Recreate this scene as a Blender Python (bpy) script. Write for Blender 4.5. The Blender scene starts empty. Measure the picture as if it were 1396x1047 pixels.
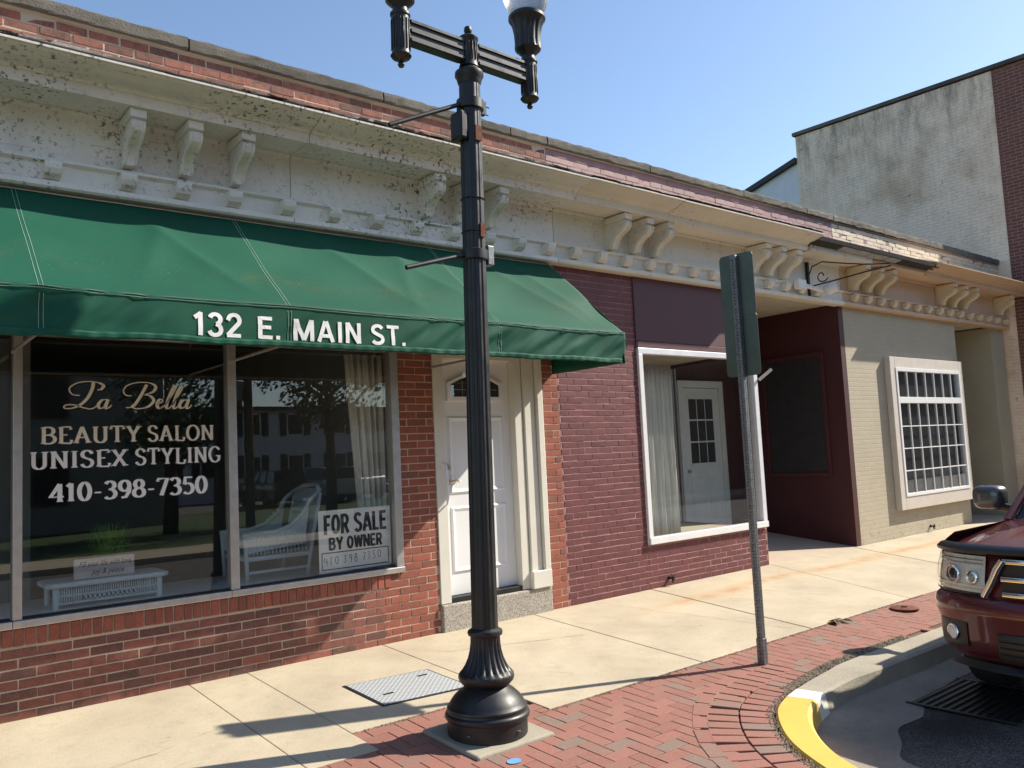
import bpy, bmesh, math, random
from mathutils import Vector, Matrix, noise
random.seed(7)
rad = math.radians
scene = bpy.context.scene
COL = scene.collection

# ------------------------------------------------------------------ camera, sky, sun, exposure
CAM = Vector((0.0, -6.461, 1.575))
RX = Vector((0.776, -0.629, -0.048)); RD = Vector((0.017, 0.097, -0.995)); RF = Vector((0.631, 0.771, 0.086))
cam_d = bpy.data.cameras.new('camera'); cam = bpy.data.objects.new('camera', cam_d); COL.objects.link(cam)
_f = RF.normalized(); _r = (RX - _f * RX.dot(_f)).normalized(); _u = _r.cross(_f)
cam.matrix_world = Matrix(((_r.x, _u.x, -_f.x, CAM.x), (_r.y, _u.y, -_f.y, CAM.y), (_r.z, _u.z, -_f.z, CAM.z), (0, 0, 0, 1)))
cam_d.sensor_width = 36.0; cam_d.lens = 36.0 * 1133.0 / 1396.0
cam_d.clip_start = 0.05; cam_d.clip_end = 3000
scene.camera = cam
def project(p):
    d = Vector(p) - CAM; z = d.dot(_f)
    if z < 0.1: return None
    return (698 + 1133 * d.dot(_r) / z, 523.5 - 1133 * d.dot(_u) / z, z)

SUN_TO = Vector((2.65, -1.0, 2.26)).normalized()
sun_el = math.asin(SUN_TO.z)
world = bpy.data.worlds.new('World'); scene.world = world; world.use_nodes = True
wn = world.node_tree; bg = wn.nodes['Background']
sky = wn.nodes.new('ShaderNodeTexSky'); sky.sky_type = 'NISHITA'; sky.sun_disc = False
sky.sun_elevation = sun_el; sky.sun_rotation = math.atan2(SUN_TO.x, SUN_TO.y)
sky.altitude = 0; sky.air_density = 1.0; sky.dust_density = 0.6; sky.ozone_density = 2.0
wn.links.new(sky.outputs[0], bg.inputs[0]); bg.inputs[1].default_value = 0.125
sd = bpy.data.lights.new('sun', 'SUN'); sd.energy = 5.0; sd.angle = rad(0.53); sd.color = (1.0, 0.93, 0.80)
sun = bpy.data.objects.new('sun', sd); COL.objects.link(sun)
sun.rotation_euler = SUN_TO.to_track_quat('Z', 'Y').to_euler(); sun.location = (20, -10, 20)
scene.view_settings.view_transform = 'Standard'; scene.view_settings.look = 'None'
scene.view_settings.exposure = 0.72; scene.view_settings.gamma = 1.0
scene.cycles.max_bounces = 8; scene.cycles.transparent_max_bounces = 16
scene.cycles.caustics_reflective = False; scene.cycles.caustics_refractive = False

# ------------------------------------------------------------------ materials
MATS = {}
class NT:
    def __init__(s, name):
        s.m = bpy.data.materials.new(name); s.m.use_nodes = True; s.t = s.m.node_tree
        s.b = s.t.nodes['Principled BSDF']; s.out = s.t.nodes['Material Output']
    def n(s, typ, **kw):
        nd = s.t.nodes.new(typ)
        for k, v in kw.items():
            if k.startswith('i_'):
                nd.inputs[k[2:].replace('_', ' ')].default_value = v
            else: setattr(nd, k, v)
        return nd
    def l(s, a, b): s.t.links.new(a, b)
    def pos(s):
        if not hasattr(s, '_p'): s._p = s.n('ShaderNodeNewGeometry')
        return s._p.outputs['Position']
    def mapping(s, scale=(1, 1, 1), src=None, rot=(0, 0, 0)):
        mp = s.n('ShaderNodeMapping'); mp.inputs['Scale'].default_value = scale; mp.inputs['Rotation'].default_value = rot
        s.l(src or s.pos(), mp.inputs['Vector']); return mp.outputs[0]
    def noise(s, scale, detail=4, rough=0.55, vec=None, dist=0.0):
        nd = s.n('ShaderNodeTexNoise'); nd.inputs['Scale'].default_value = scale; nd.inputs['Detail'].default_value = detail
        nd.inputs['Roughness'].default_value = rough; nd.inputs['Distortion'].default_value = dist
        s.l(vec or s.pos(), nd.inputs['Vector']); return nd.outputs['Fac']
    def ramp(s, fac, stops):
        r = s.n('ShaderNodeValToRGB'); e = r.color_ramp.elements
        while len(e) < len(stops): e.new(0.5)
        for el, (p, c) in zip(e, stops):
            el.position = p; el.color = (c[0], c[1], c[2], 1) if hasattr(c, '__len__') else (c, c, c, 1)
        s.l(fac, r.inputs[0]); return r.outputs[0]
    def mix(s, fac, a, b, mode='MIX'):
        m = s.n('ShaderNodeMix', data_type='RGBA', blend_type=mode)
        for i, v in ((0, fac), (6, a), (7, b)):
            if hasattr(v, 'is_linked'): s.l(v, m.inputs[i])
            elif hasattr(v, '__len__'): m.inputs[i].default_value = (v[0], v[1], v[2], 1)
            else: m.inputs[i].default_value = v
        return m.outputs[2]
    def math(s, op, a, b=0.0):
        m = s.n('ShaderNodeMath', operation=op)
        for i, v in ((0, a), (1, b)):
            if hasattr(v, 'is_linked'): s.l(v, m.inputs[i])
            else: m.inputs[i].default_value = v
        return m.outputs[0]
    def color(s, c):
        if hasattr(c, 'is_linked'): s.l(c, s.b.inputs['Base Color'])
        else: s.b.inputs['Base Color'].default_value = (c[0], c[1], c[2], 1)
    def bump(s, h, strength=0.3, dist=0.01):
        b = s.n('ShaderNodeBump'); b.inputs['Strength'].default_value = strength; b.inputs['Distance'].default_value = dist
        s.l(h, b.inputs['Height']); s.l(b.outputs[0], s.b.inputs['Normal'])
    def set(s, **kw):
        for k, v in kw.items():
            inp = s.b.inputs[k.replace('_', ' ')]
            if hasattr(v, 'is_linked'): s.l(v, inp)
            else: inp.default_value = v
        return s
    def rnd(s):
        a = s.n('ShaderNodeObjectInfo').outputs['Random']; g = s.n('ShaderNodeNewGeometry').outputs['Random Per Island']
        return s.math('FRACT', s.math('ADD', a, g))

def plain(name, c, rough=0.6, metal=0.0, var=0.12, scale=6.0, bump=0.0, bscale=80, **kw):
    k = NT(name); nz = k.noise(scale, 5)
    lo = [x * (1 - var) for x in c]; hi = [min(1, x * (1 + var)) for x in c]
    k.color(k.ramp(nz, [(0.3, lo), (0.7, hi)])); k.set(Roughness=rough, Metallic=metal, **kw)
    if bump: k.bump(k.noise(bscale, 4), bump, 0.004)
    MATS[name] = k.m; return k.m

def brick_mat(name, stops, dirt=(0.03, 0.025, 0.02), dirt_amt=0.5, rough=0.85):
    k = NT(name); r = k.rnd(); c = k.ramp(r, stops)
    c = k.mix(k.math('MULTIPLY', k.ramp(k.noise(14, 6, 0.65), [(0.45, 0), (0.75, 1)]), dirt_amt), c, dirt)
    c = k.mix(k.math('MULTIPLY', k.ramp(k.noise(70, 3, 0.6), [(0.5, 0), (0.72, 1)]), 0.3), c, (0.40, 0.24, 0.19))
    k.color(c); k.set(Roughness=rough); k.bump(k.noise(120, 5, 0.7), 0.55, 0.004); MATS[name] = k.m; return k.m

def concrete(name, a, b, speck=0.35, rough=0.9, stain=None, bump=0.25, bs=220):
    k = NT(name); c = k.ramp(k.noise(1.3, 6, 0.6), [(0.3, a), (0.7, b)])
    c = k.mix(k.math('MULTIPLY', k.ramp(k.noise(110, 3, 0.7), [(0.55, 0), (0.72, 1)]), speck), c, [x * 0.45 for x in a])
    c = k.mix(k.math('MULTIPLY', k.ramp(k.noise(5, 7, 0.7), [(0.52, 0), (0.78, 1)]), 0.35), c, [x * 0.6 for x in a])
    if stain is not None: c = stain(k, c)
    k.color(c); k.set(Roughness=rough); k.bump(k.noise(bs, 4, 0.7), bump, 0.004 if bs > 100 else 0.012); MATS[name] = k.m; return k.m

def rust_line(k, c):
    # rusty run-off streak that wanders along the pavement, parallel to the shopfronts
    sx = k.n('ShaderNodeSeparateXYZ'); k.l(k.pos(), sx.inputs[0])
    yy = k.math('ADD', sx.outputs[1], k.math('MULTIPLY', k.math('SUBTRACT', k.noise(0.55, 2), 0.5), 0.5))
    d = k.math('ABSOLUTE', k.math('ADD', yy, 0.62))
    band = k.ramp(d, [(0.0, 1), (0.03, 0.75), (0.16, 0)])
    wide = k.ramp(d, [(0.0, 0.6), (0.45, 0)])
    xm = k.ramp(k.math('MULTIPLY', sx.outputs[0], 0.05), [(0.30, 0), (0.36, 1)])
    c = k.mix(k.math('MULTIPLY', k.math('MULTIPLY', wide, xm), 0.5), c, (0.60, 0.46, 0.28))
    return k.mix(k.math('MULTIPLY', k.math('MULTIPLY', band, xm), k.ramp(k.noise(4, 4), [(0.35, 0.2), (0.6, 0.75)])), c, (0.42, 0.21, 0.08))

def slab_wear(k, c):
    c = rust_line(k, c)
    v = k.n('ShaderNodeTexVoronoi'); v.inputs['Scale'].default_value = 4.5; k.l(k.pos(), v.inputs['Vector'])
    gum = k.ramp(v.outputs['Distance'], [(0.045, 1), (0.075, 0)]); c = k.mix(k.math('MULTIPLY', gum, k.ramp(k.noise(1.7, 2), [(0.5, 0), (0.6, 0.55)])), c, (0.16, 0.13, 0.10))
    g = k.ramp(k.noise(75, 4, 0.75), [(0.54, 0), (0.70, 0.5)]); c = k.mix(g, c, (0.24, 0.195, 0.14))
    return k.mix(k.ramp(k.noise(2.7, 8, 0.75, None, 1.2), [(0.60, 0), (0.75, 0.45)]), c, (0.25, 0.205, 0.15))
concrete('slab', (0.40, 0.335, 0.24), (0.54, 0.46, 0.335), 0.5, stain=slab_wear)
concrete('kerb_concrete', (0.30, 0.265, 0.21), (0.43, 0.385, 0.30), 0.75, bump=0.6, bs=70)
concrete('gutter_concrete', (0.20, 0.175, 0.14), (0.36, 0.31, 0.25), 0.85, bump=0.7, bs=60)
concrete('coping', (0.07, 0.062, 0.05), (0.19, 0.17, 0.14), 0.95, bump=0.9, bs=70)
concrete('collar', (0.27, 0.24, 0.185), (0.42, 0.375, 0.29), 0.8)
concrete('mortar', (0.46, 0.35, 0.27), (0.58, 0.46, 0.36), 0.3)
concrete('sand', (0.07, 0.052, 0.04), (0.13, 0.095, 0.07), 0.6)
concrete('interior_floor', (0.20, 0.17, 0.14), (0.26, 0.22, 0.18), 0.1)
concrete('entry_floor', (0.42, 0.33, 0.25), (0.50, 0.40, 0.30), 0.3)
def asphalt():
    k = NT('asphalt'); c = k.ramp(k.noise(95, 4, 0.8), [(0.36, (0.018, 0.018, 0.019)), (0.50, (0.065, 0.063, 0.06)), (0.60, (0.34, 0.31, 0.27))])
    c = k.mix(k.ramp(k.noise(1.2, 5), [(0.35, 0), (0.7, 0.45)]), c, (0.10, 0.095, 0.085))
    # an old oil stain near the drain
    sx = k.n('ShaderNodeSeparateXYZ'); k.l(k.pos(), sx.inputs[0]); a = k.math('MULTIPLY', k.math('SUBTRACT', sx.outputs[0], 5.65), 1.5); b = k.math('MULTIPLY', k.math('ADD', sx.outputs[1], 3.85), 2.2)
    d = k.math('ADD', k.math('SQRT', k.math('ADD', k.math('MULTIPLY', a, a), k.math('MULTIPLY', b, b))), k.math('MULTIPLY', k.math('SUBTRACT', k.noise(5, 6, 0.7), 0.5), 0.9))
    c = k.mix(k.ramp(d, [(0.25, 0.85), (1.05, 0)]), c, (0.012, 0.0115, 0.011))
    k.color(c); k.set(Roughness=0.9); k.bump(k.noise(95, 4, 0.8), 1.0, 0.014); MATS['asphalt'] = k.m
asphalt()
plain('oil_patch', (0.022, 0.021, 0.020), 0.6, var=0.4, scale=30, bump=0.4, bscale=200)
def granite():
    k = NT('granite'); v = k.n('ShaderNodeTexVoronoi'); v.inputs['Scale'].default_value = 130; k.l(k.pos(), v.inputs['Vector'])
    c = k.ramp(v.outputs['Color'], [(0.1, (0.10, 0.09, 0.08)), (0.4, (0.34, 0.31, 0.26)), (0.8, (0.52, 0.47, 0.40))])
    k.color(k.mix(k.ramp(k.noise(8, 4), [(0.4, 0), (0.8, 0.4)]), c, (0.25, 0.22, 0.18))); k.set(Roughness=0.8); k.bump(k.noise(150, 3), 0.3, 0.004); MATS['granite'] = k.m
granite()
brick_mat('brick_old', [(0.0, (0.14, 0.058, 0.044)), (0.35, (0.235, 0.082, 0.058)), (0.7, (0.30, 0.098, 0.068)), (0.9, (0.12, 0.06, 0.047)), (1.0, (0.27, 0.11, 0.082))])
brick_mat('brick_red', [(0.0, (0.24, 0.068, 0.042)), (0.5, (0.33, 0.095, 0.056)), (0.85, (0.28, 0.08, 0.05)), (1.0, (0.20, 0.07, 0.05))], dirt_amt=0.3)
brick_mat('brick_rowlock', [(0.0, (0.27, 0.075, 0.045)), (0.5, (0.36, 0.10, 0.06)), (1.0, (0.22, 0.07, 0.05))], dirt_amt=0.35)
brick_mat('brick_parapet', [(0.0, (0.13, 0.07, 0.055)), (0.3, (0.28, 0.095, 0.066)), (0.8, (0.33, 0.115, 0.078)), (1.0, (0.17, 0.08, 0.062))], dirt_amt=0.85)
brick_mat('paver', [(0.0, (0.25, 0.100, 0.075)), (0.4, (0.305, 0.122, 0.092)), (0.72, (0.26, 0.112, 0.085)), (0.76, (0.225, 0.148, 0.115)), (0.84, (0.20, 0.140, 0.108)), (0.88, (0.31, 0.132, 0.10)), (1.0, (0.27, 0.105, 0.08))], dirt=(0.21, 0.14, 0.10), dirt_amt=0.75)
def painted_brick(name, c, worn, worn_amt=0.5):
    k = NT(name); r = k.rnd(); a = k.ramp(r, [(0, [x * 0.88 for x in c]), (1, [x * 1.12 for x in c])])
    a = k.mix(k.math('MULTIPLY', k.ramp(k.noise(2.2, 6, 0.7), [(0.4, 0), (0.75, 1)]), 0.35), a, [x * 0.7 for x in c])
    sp = k.math('MULTIPLY', k.ramp(k.noise(9, 6, 0.75), [(0.62, 0), (0.70, 1)]), worn_amt)
    k.color(k.mix(sp, a, worn)); k.set(Roughness=0.6); k.bump(k.noise(90, 5, 0.7), 0.35, 0.004); MATS[name] = k.m
painted_brick('purple_paint', (0.145, 0.040, 0.042), (0.20, 0.09, 0.085), 0.4)
painted_brick('purple_panel', (0.105, 0.040, 0.046), (0.14, 0.07, 0.08), 0.2)
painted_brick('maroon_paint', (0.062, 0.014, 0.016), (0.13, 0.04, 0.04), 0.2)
painted_brick('lavender_paint', (0.30, 0.165, 0.165), (0.44, 0.30, 0.27), 0.6)
painted_brick('cream_paint', (0.66, 0.54, 0.40), (0.42, 0.33, 0.25), 0.5)
painted_brick('pale_paint', (0.66, 0.54, 0.40), (0.42, 0.33, 0.25), 0.5)
plain('purple_mortar', (0.33, 0.17, 0.165), 0.8, var=0.35, scale=25)
plain('lavender_mortar', (0.30, 0.19, 0.18), 0.8, var=0.3, scale=25)
def tex_brick(name, c1, c2, mortar, axis, bumpd=0.006, stains=None, w=0.21, h=0.0677, msize=0.008, bstr=0.6):
    k = NT(name); sx = k.n('ShaderNodeSeparateXYZ'); k.l(k.pos(), sx.inputs[0]); cb = k.n('ShaderNodeCombineXYZ')
    k.l(sx.outputs[axis], cb.inputs[0]); k.l(sx.outputs[2], cb.inputs[1])
    br = k.n('ShaderNodeTexBrick'); k.l(cb.outputs[0], br.inputs['Vector']); br.inputs['Scale'].default_value = 1
    br.inputs['Brick Width'].default_value = w; br.inputs['Row Height'].default_value = h; br.inputs['Mortar Size'].default_value = msize
    br.inputs['Mortar Smooth'].default_value = 0.3
    for i, c in (('Color1', c1), ('Color2', c2), ('Mortar', mortar)): br.inputs[i].default_value = (*c, 1)
    c = br.outputs['Color']
    if stains: c = stains(k, c, sx)
    else: c = k.mix(k.math('MULTIPLY', k.ramp(k.noise(3, 6, 0.7), [(0.4, 0), (0.8, 1)]), 0.3), c, [x * 0.6 for x in c1])
    k.color(c); k.set(Roughness=0.75)
    hgt = k.math('ADD', k.math('MULTIPLY', br.outputs['Fac'], -1.0), k.math('MULTIPLY', k.noise(60, 4), 0.35)); k.bump(hgt, bstr, bumpd); MATS[name] = k.m
def tan_st(k, c, sx):
    c = k.mix(k.math('MULTIPLY', k.ramp(k.noise(1.6, 6, 0.7), [(0.45, 0), (0.8, 1)]), 0.35), c, (0.30, 0.26, 0.18))
    low = k.ramp(sx.outputs[2], [(0.0, 1), (0.55, 0)])
    return k.mix(k.math('MULTIPLY', k.math('MULTIPLY', low, k.ramp(k.noise(12, 5, 0.7), [(0.55, 0), (0.66, 1)])), 0.7), c, (0.13, 0.12, 0.09))
tex_brick('tan_wall', (0.43, 0.375, 0.275), (0.46, 0.40, 0.295), (0.425, 0.37, 0.27), 0, 0.006, tan_st, bstr=0.35)
plain('tan_smooth', (0.40, 0.35, 0.25), 0.7, var=0.06, scale=2, bump=0.1)
def tall_st(k, c, sx):
    pale = k.ramp(k.noise(0.7, 5, 0.6), [(0.3, (0.76, 0.58, 0.43)), (0.5, (0.95, 0.75, 0.58)), (0.7, (0.62, 0.45, 0.30))])
    keep = k.math('MULTIPLY', k.ramp(k.noise(2.6, 7, 0.75), [(0.55, 1), (0.72, 0.3)]), 0.93)
    c = k.mix(keep, c, pale)
    sv = k.mapping((2.2, 2.2, 0.5)); runs = k.ramp(k.noise(1.9, 8, 0.72, sv), [(0.45, 0), (0.70, 1)])
    top = k.ramp(k.math('MULTIPLY', k.math('SUBTRACT', sx.outputs[2], 4.2), 0.22), [(0.35, 0.04), (0.70, 0.22), (0.97, 0.85)])
    c = k.mix(k.math('MULTIPLY', runs, top), c, (0.12, 0.10, 0.07))
    fl = k.ramp(k.noise(7, 6, 0.75), [(0.64, 0), (0.68, 1)])
    return k.mix(k.math('MULTIPLY', fl, 0.8), c, (0.17, 0.13, 0.10))
tex_brick('tall_painted', (0.60, 0.50, 0.40), (0.78, 0.67, 0.55), (0.36, 0.29, 0.22), 1, 0.012, tall_st, bstr=0.9)
tex_brick('tall_brick', (0.15, 0.052, 0.040), (0.20, 0.066, 0.048), (0.30, 0.22, 0.18), 1, 0.006, None, msize=0.007)
tex_brick('tall_brick_front', (0.15, 0.052, 0.040), (0.20, 0.066, 0.048), (0.30, 0.22, 0.18), 0, 0.006, None, msize=0.007)
def old_paint(name, c, dirt, amt, peel=None, spots=(0.60, 0.66)):
    k = NT(name); a = k.ramp(k.noise(1.7, 5), [(0.3, [x * 0.88 for x in c]), (0.7, c)])
    sv = k.mapping((1, 1, 0.25)); a = k.mix(k.math('MULTIPLY', k.ramp(k.noise(6, 5, 0.6, sv), [(0.5, 0), (0.75, 1)]), 0.3 * amt), a, [x * 0.62 for x in c])
    big = k.ramp(k.noise(1.3, 5, 0.65), [(0.45, 0.03), (0.62, 1)]); fine = k.ramp(k.noise(27, 4, 0.65), [(spots[0], 0), (spots[1], 1)])
    a = k.mix(k.math('MULTIPLY', k.math('MULTIPLY', big, fine), amt), a, dirt)
    f2 = k.ramp(k.noise(48, 3, 0.6), [(0.66, 0), (0.72, 1)]); a = k.mix(k.math('MULTIPLY', f2, amt * 0.35), a, dirt)
    hc = k.ramp(k.noise(3.0, 6, 0.7, k.mapping((0.5, 1, 16))), [(0.655, 0), (0.68, 1)]); a = k.mix(k.math('MULTIPLY', hc, amt * 0.7), a, dirt)
    if peel:
        pl = k.ramp(k.noise(5.5, 7, 0.8, k.mapping((0.55, 1, 1.5))), [(0.675, 0), (0.69, 1)]); a = k.mix(pl, a, peel)
    k.color(a); k.set(Roughness=0.55); k.bump(k.noise(35, 6, 0.7), 0.25, 0.006); MATS[name] = k.m
old_paint('white_cornice', (0.88, 0.83, 0.765), (0.060, 0.048, 0.03), 0.95, peel=(0.20, 0.165, 0.12), spots=(0.55, 0.63))
old_paint('cream_cornice', (0.80, 0.75, 0.65), (0.10, 0.075, 0.05), 0.55, peel=(0.25, 0.19, 0.13))
old_paint('peach_cornice', (0.62, 0.43, 0.29), (0.22, 0.13, 0.08), 0.35, peel=(0.42, 0.30, 0.2))
def flash():
    k = NT('rotten_flash'); f = k.ramp(k.noise(7, 7, 0.8, k.mapping((0.6, 1, 1))), [(0.46, 0), (0.50, 1)]); k.color(k.mix(f, (0.035, 0.03, 0.026), (0.62, 0.59, 0.53))); k.set(Roughness=0.8); k.bump(k.noise(30, 5, 0.8), 0.8, 0.01); MATS['rotten_flash'] = k.m
flash()
old_paint('peach_bracket', (0.70, 0.58, 0.40), (0.22, 0.15, 0.1), 0.35)
old_paint('white_trim', (0.74, 0.71, 0.62), (0.2, 0.17, 0.13), 0.25)
plain('rotten_wood', (0.030, 0.026, 0.024), 0.9, var=0.6, scale=12, bump=0.6, bscale=40)
plain('grey_flash', (0.30, 0.31, 0.32), 0.6, var=0.4, scale=8, bump=0.3, bscale=30)
plain('door_white', (0.80, 0.80, 0.80), 0.4, var=0.03, scale=1.5)
plain('door_grey', (0.78, 0.82, 0.78), 0.5, var=0.06)
plain('white_vinyl', (0.80, 0.80, 0.79), 0.35, var=0.04)
plain('window_trim', (0.58, 0.52, 0.46), 0.6, var=0.06)
plain('aluminium', (0.52, 0.50, 0.48), 0.42, 0.75, var=0.1, scale=12)
plain('white_alu', (0.74, 0.74, 0.78), 0.4, 0.1, var=0.06)
plain('dark_metal', (0.03, 0.03, 0.03), 0.5, 0.5, var=0.2)
plain('brass', (0.50, 0.42, 0.28), 0.35, 0.9, var=0.1)
plain('dark_wall', (0.30, 0.285, 0.265), 0.9, var=0.12, scale=2)
plain('ceiling_dark', (0.12, 0.115, 0.105), 0.9, var=0.1)
plain('soffit_paint', (0.58, 0.53, 0.44), 0.7, var=0.12, scale=4)
plain('curtain_fabric', (0.70, 0.70, 0.64), 0.9, var=0.08, scale=3)
plain('wicker', (0.66, 0.70, 0.70), 0.6, var=0.12, scale=90, bump=0.8, bscale=160)
plain('cushion_blue', (0.03, 0.19, 0.25), 0.8, var=0.15, bump=0.2)
plain('sign_white', (0.74, 0.75, 0.74), 0.5, var=0.03)
plain('sign_black', (0.012, 0.012, 0.012), 0.5, var=0.1)
plain('ink', (0.10, 0.10, 0.11), 0.6, var=0.1)
plain('plaque', (0.52, 0.48, 0.46), 0.7, var=0.08)
plain('gold_leaf', (0.82, 0.78, 0.68), 0.5, var=0.08)
plain('letter_cream', (0.78, 0.74, 0.64), 0.5, var=0.06)
plain('letter_white', (0.82, 0.82, 0.80), 0.5, var=0.04)
plain('letter_shadow', (0.01, 0.01, 0.01), 0.6, var=0.1)
plain('fern', (0.075, 0.20, 0.025), 0.6, var=0.35, scale=20)
plain('board_black', (0.022, 0.020, 0.021), 0.6, var=0.3, scale=6)
def lamp_paint():
    k = NT('lamp_black'); c = k.ramp(k.noise(5, 6, 0.7), [(0.35, (0.008, 0.008, 0.0085)), (0.7, (0.017, 0.017, 0.0175))])
    c = k.mix(k.math('MULTIPLY', k.ramp(k.noise(30, 5, 0.75), [(0.68, 0), (0.74, 1)]), 0.3), c, (0.06, 0.06, 0.06))
    k.color(c); k.set(Roughness=k.ramp(k.noise(8, 5), [(0.3, 0.34), (0.7, 0.55)])); k.bump(k.noise(60, 4), 0.12, 0.003); MATS['lamp_black'] = k.m
lamp_paint()
plain('rust', (0.16, 0.055, 0.03), 0.85, 0.3, var=0.4, scale=25, bump=0.4)
plain('galvanised', (0.20, 0.205, 0.21), 0.5, 0.7, var=0.3, scale=40)
plain('hole_black', (0.004, 0.004, 0.004), 0.9, var=0.1)
plain('sign_back', (0.13, 0.155, 0.135), 0.42, 0.7, var=0.18, scale=3)
def plate():
    k = NT('diamond_plate'); w = k.n('ShaderNodeTexWave', wave_type='BANDS'); w.inputs['Scale'].default_value = 14; w.bands_direction = 'DIAGONAL'
    k.l(k.mapping((1, 1, 0)), w.inputs['Vector']); w2 = k.n('ShaderNodeTexWave', wave_type='BANDS'); w2.inputs['Scale'].default_value = 14
    w2.bands_direction = 'DIAGONAL'; k.l(k.mapping((-1, 1, 0)), w2.inputs['Vector'])
    h = k.math('MULTIPLY', w.outputs['Fac'], w2.outputs['Fac']); hh = k.ramp(h, [(0.35, 0), (0.6, 1)])
    k.color(k.mix(hh, (0.36, 0.38, 0.39), (0.55, 0.57, 0.58))); k.set(Roughness=0.5, Metallic=0.1); k.bump(hh, 0.8, 0.004); MATS['diamond_plate'] = k.m
plate()
def fabric():
    k = NT('awning_green'); c = k.ramp(k.noise(0.9, 5), [(0.25, (0.0045, 0.070, 0.040)), (0.5, (0.006, 0.088, 0.052)), (0.75, (0.010, 0.098, 0.060))])
    sx = k.n('ShaderNodeSeparateXYZ'); k.l(k.pos(), sx.inputs[0])
    band = k.ramp(k.math('ABSOLUTE', k.math('ADD', sx.outputs[1], 0.74)), [(0.0, 1), (0.2, 0)])
    spot = k.ramp(k.noise(2.2, 3), [(0.46, 0), (0.62, 1)]); up = k.ramp(sx.outputs[2], [(0.0, 0), (1.0, 1)])
    c = k.mix(k.math('MULTIPLY', k.math('MULTIPLY', band, spot), k.ramp(k.noise(9, 5, 0.7), [(0.42, 0.02), (0.66, 0.45)])), c, (0.075, 0.10, 0.045))
    fl = k.ramp(k.noise(95, 3, 0.7), [(0.66, 0), (0.72, 1)]); c = k.mix(k.math('MULTIPLY', k.math('MULTIPLY', band, fl), 0.8), c, (0.45, 0.5, 0.35))
    k.color(c); k.set(Roughness=0.72); k.b.inputs['Specular IOR Level'].default_value = 0.3
    wv = k.noise(900, 1); k.bump(wv, 0.12, 0.002)
    tr = k.n('ShaderNodeBsdfTranslucent'); tr.inputs[0].default_value = (0.01, 0.12, 0.07, 1); ms = k.n('ShaderNodeMixShader'); ms.inputs[0].default_value = 0.12
    k.l(k.b.outputs[0], ms.inputs[1]); k.l(tr.outputs[0], ms.inputs[2]); k.l(ms.outputs[0], k.out.inputs[0]); MATS['awning_green'] = k.m
fabric()
plain('thread', (0.22, 0.36, 0.28), 0.8, var=0.2)
def glass(name, tint=(0.93, 0.95, 0.94), ior=1.5, boost=1.0):
    k = NT(name); tr = k.n('ShaderNodeBsdfTransparent'); tr.inputs[0].default_value = (*tint, 1)
    gl = k.n('ShaderNodeBsdfGlossy'); gl.inputs['Roughness'].default_value = 0.003; gl.inputs[0].default_value = (1, 1, 1, 1)
    nz = k.n('ShaderNodeBump'); nz.inputs['Strength'].default_value = 0.02; nz.inputs['Distance'].default_value = 0.02; k.l(k.noise(1.1, 2), nz.inputs['Height']); k.l(nz.outputs[0], gl.inputs['Normal'])
    lw = k.n('ShaderNodeLayerWeight'); lw.inputs[0].default_value = 0.5; ms = k.n('ShaderNodeMixShader'); f0 = ((ior - 1) / (ior + 1)) ** 2
    sch = k.math('ADD', k.math('MULTIPLY', k.math('POWER', lw.outputs['Facing'], 5.0), 1 - f0), f0)
    k.l(k.math('MINIMUM', k.math('MULTIPLY', sch, boost), 1.0), ms.inputs[0]); k.l(tr.outputs[0], ms.inputs[1]); k.l(gl.outputs[0], ms.inputs[2]); k.l(ms.outputs[0], k.out.inputs[0]); MATS[name] = k.m
glass('glass', boost=2.5)
glass('car_glass', (0.25, 0.30, 0.30), boost=1.6)
glass('lens', (0.97, 0.97, 0.93), boost=1.0)
plain('globe_glass', (0.80, 0.80, 0.78), 0.25, var=0.02)
MATS['globe_glass'].node_tree.nodes['Principled BSDF'].inputs['Transmission Weight'].default_value = 0.75
def car_paint(name, c, coat=1.0):
    k = NT(name); k.color(c); k.set(Roughness=0.38, Metallic=0.25); k.b.inputs['Coat Weight'].default_value = coat; k.b.inputs['Coat Roughness'].default_value = 0.05; MATS[name] = k.m
car_paint('car_red', (0.105, 0.010, 0.014)); car_paint('car_black', (0.012, 0.012, 0.014)); car_paint('car_white', (0.7, 0.7, 0.7)); car_paint('car_silver', (0.38, 0.39, 0.40))
car_paint('mirror_grey', (0.075, 0.075, 0.078)); plain('chrome', (0.75, 0.75, 0.75), 0.12, 1.0, var=0.03)
plain('black_plastic', (0.014, 0.014, 0.015), 0.35, var=0.1)
plain('rubber', (0.018, 0.018, 0.018), 0.85, var=0.2, scale=20)
plain('reflector', (0.80, 0.78, 0.70), 0.3, 0.0, var=0.15, scale=14)
plain('amber_clear', (0.62, 0.44, 0.28), 0.25, var=0.1); plain('amber', (0.5, 0.22, 0.08), 0.3, var=0.1)
def kpaint(name, c):
    k = NT(name); wear = k.ramp(k.noise(9, 8, 0.8), [(0.60, 0), (0.68, 1)]); a = k.ramp(k.noise(3, 5), [(0.3, [x * 0.86 for x in c]), (0.7, c)])
    k.color(k.mix(k.math('MULTIPLY', wear, 0.8), a, (0.32, 0.26, 0.18))); k.set(Roughness=0.6); k.bump(k.noise(90, 4), 0.3, 0.004); MATS[name] = k.m
kpaint('yellow_paint', (0.74, 0.46, 0.085)); kpaint('white_paint', (0.80, 0.77, 0.68))
plain('lawn', (0.050, 0.085, 0.022), 0.95, var=0.35, scale=3, bump=0.6, bscale=60)
plain('siding', (0.66, 0.68, 0.70), 0.6, var=0.05)
plain('shingle', (0.060, 0.058, 0.058), 0.9, var=0.2, scale=20)
plain('shutter', (0.02, 0.025, 0.03), 0.6, var=0.1)
plain('bark', (0.07, 0.052, 0.038), 0.95, var=0.4, scale=9, bump=0.8, bscale=30)
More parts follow.
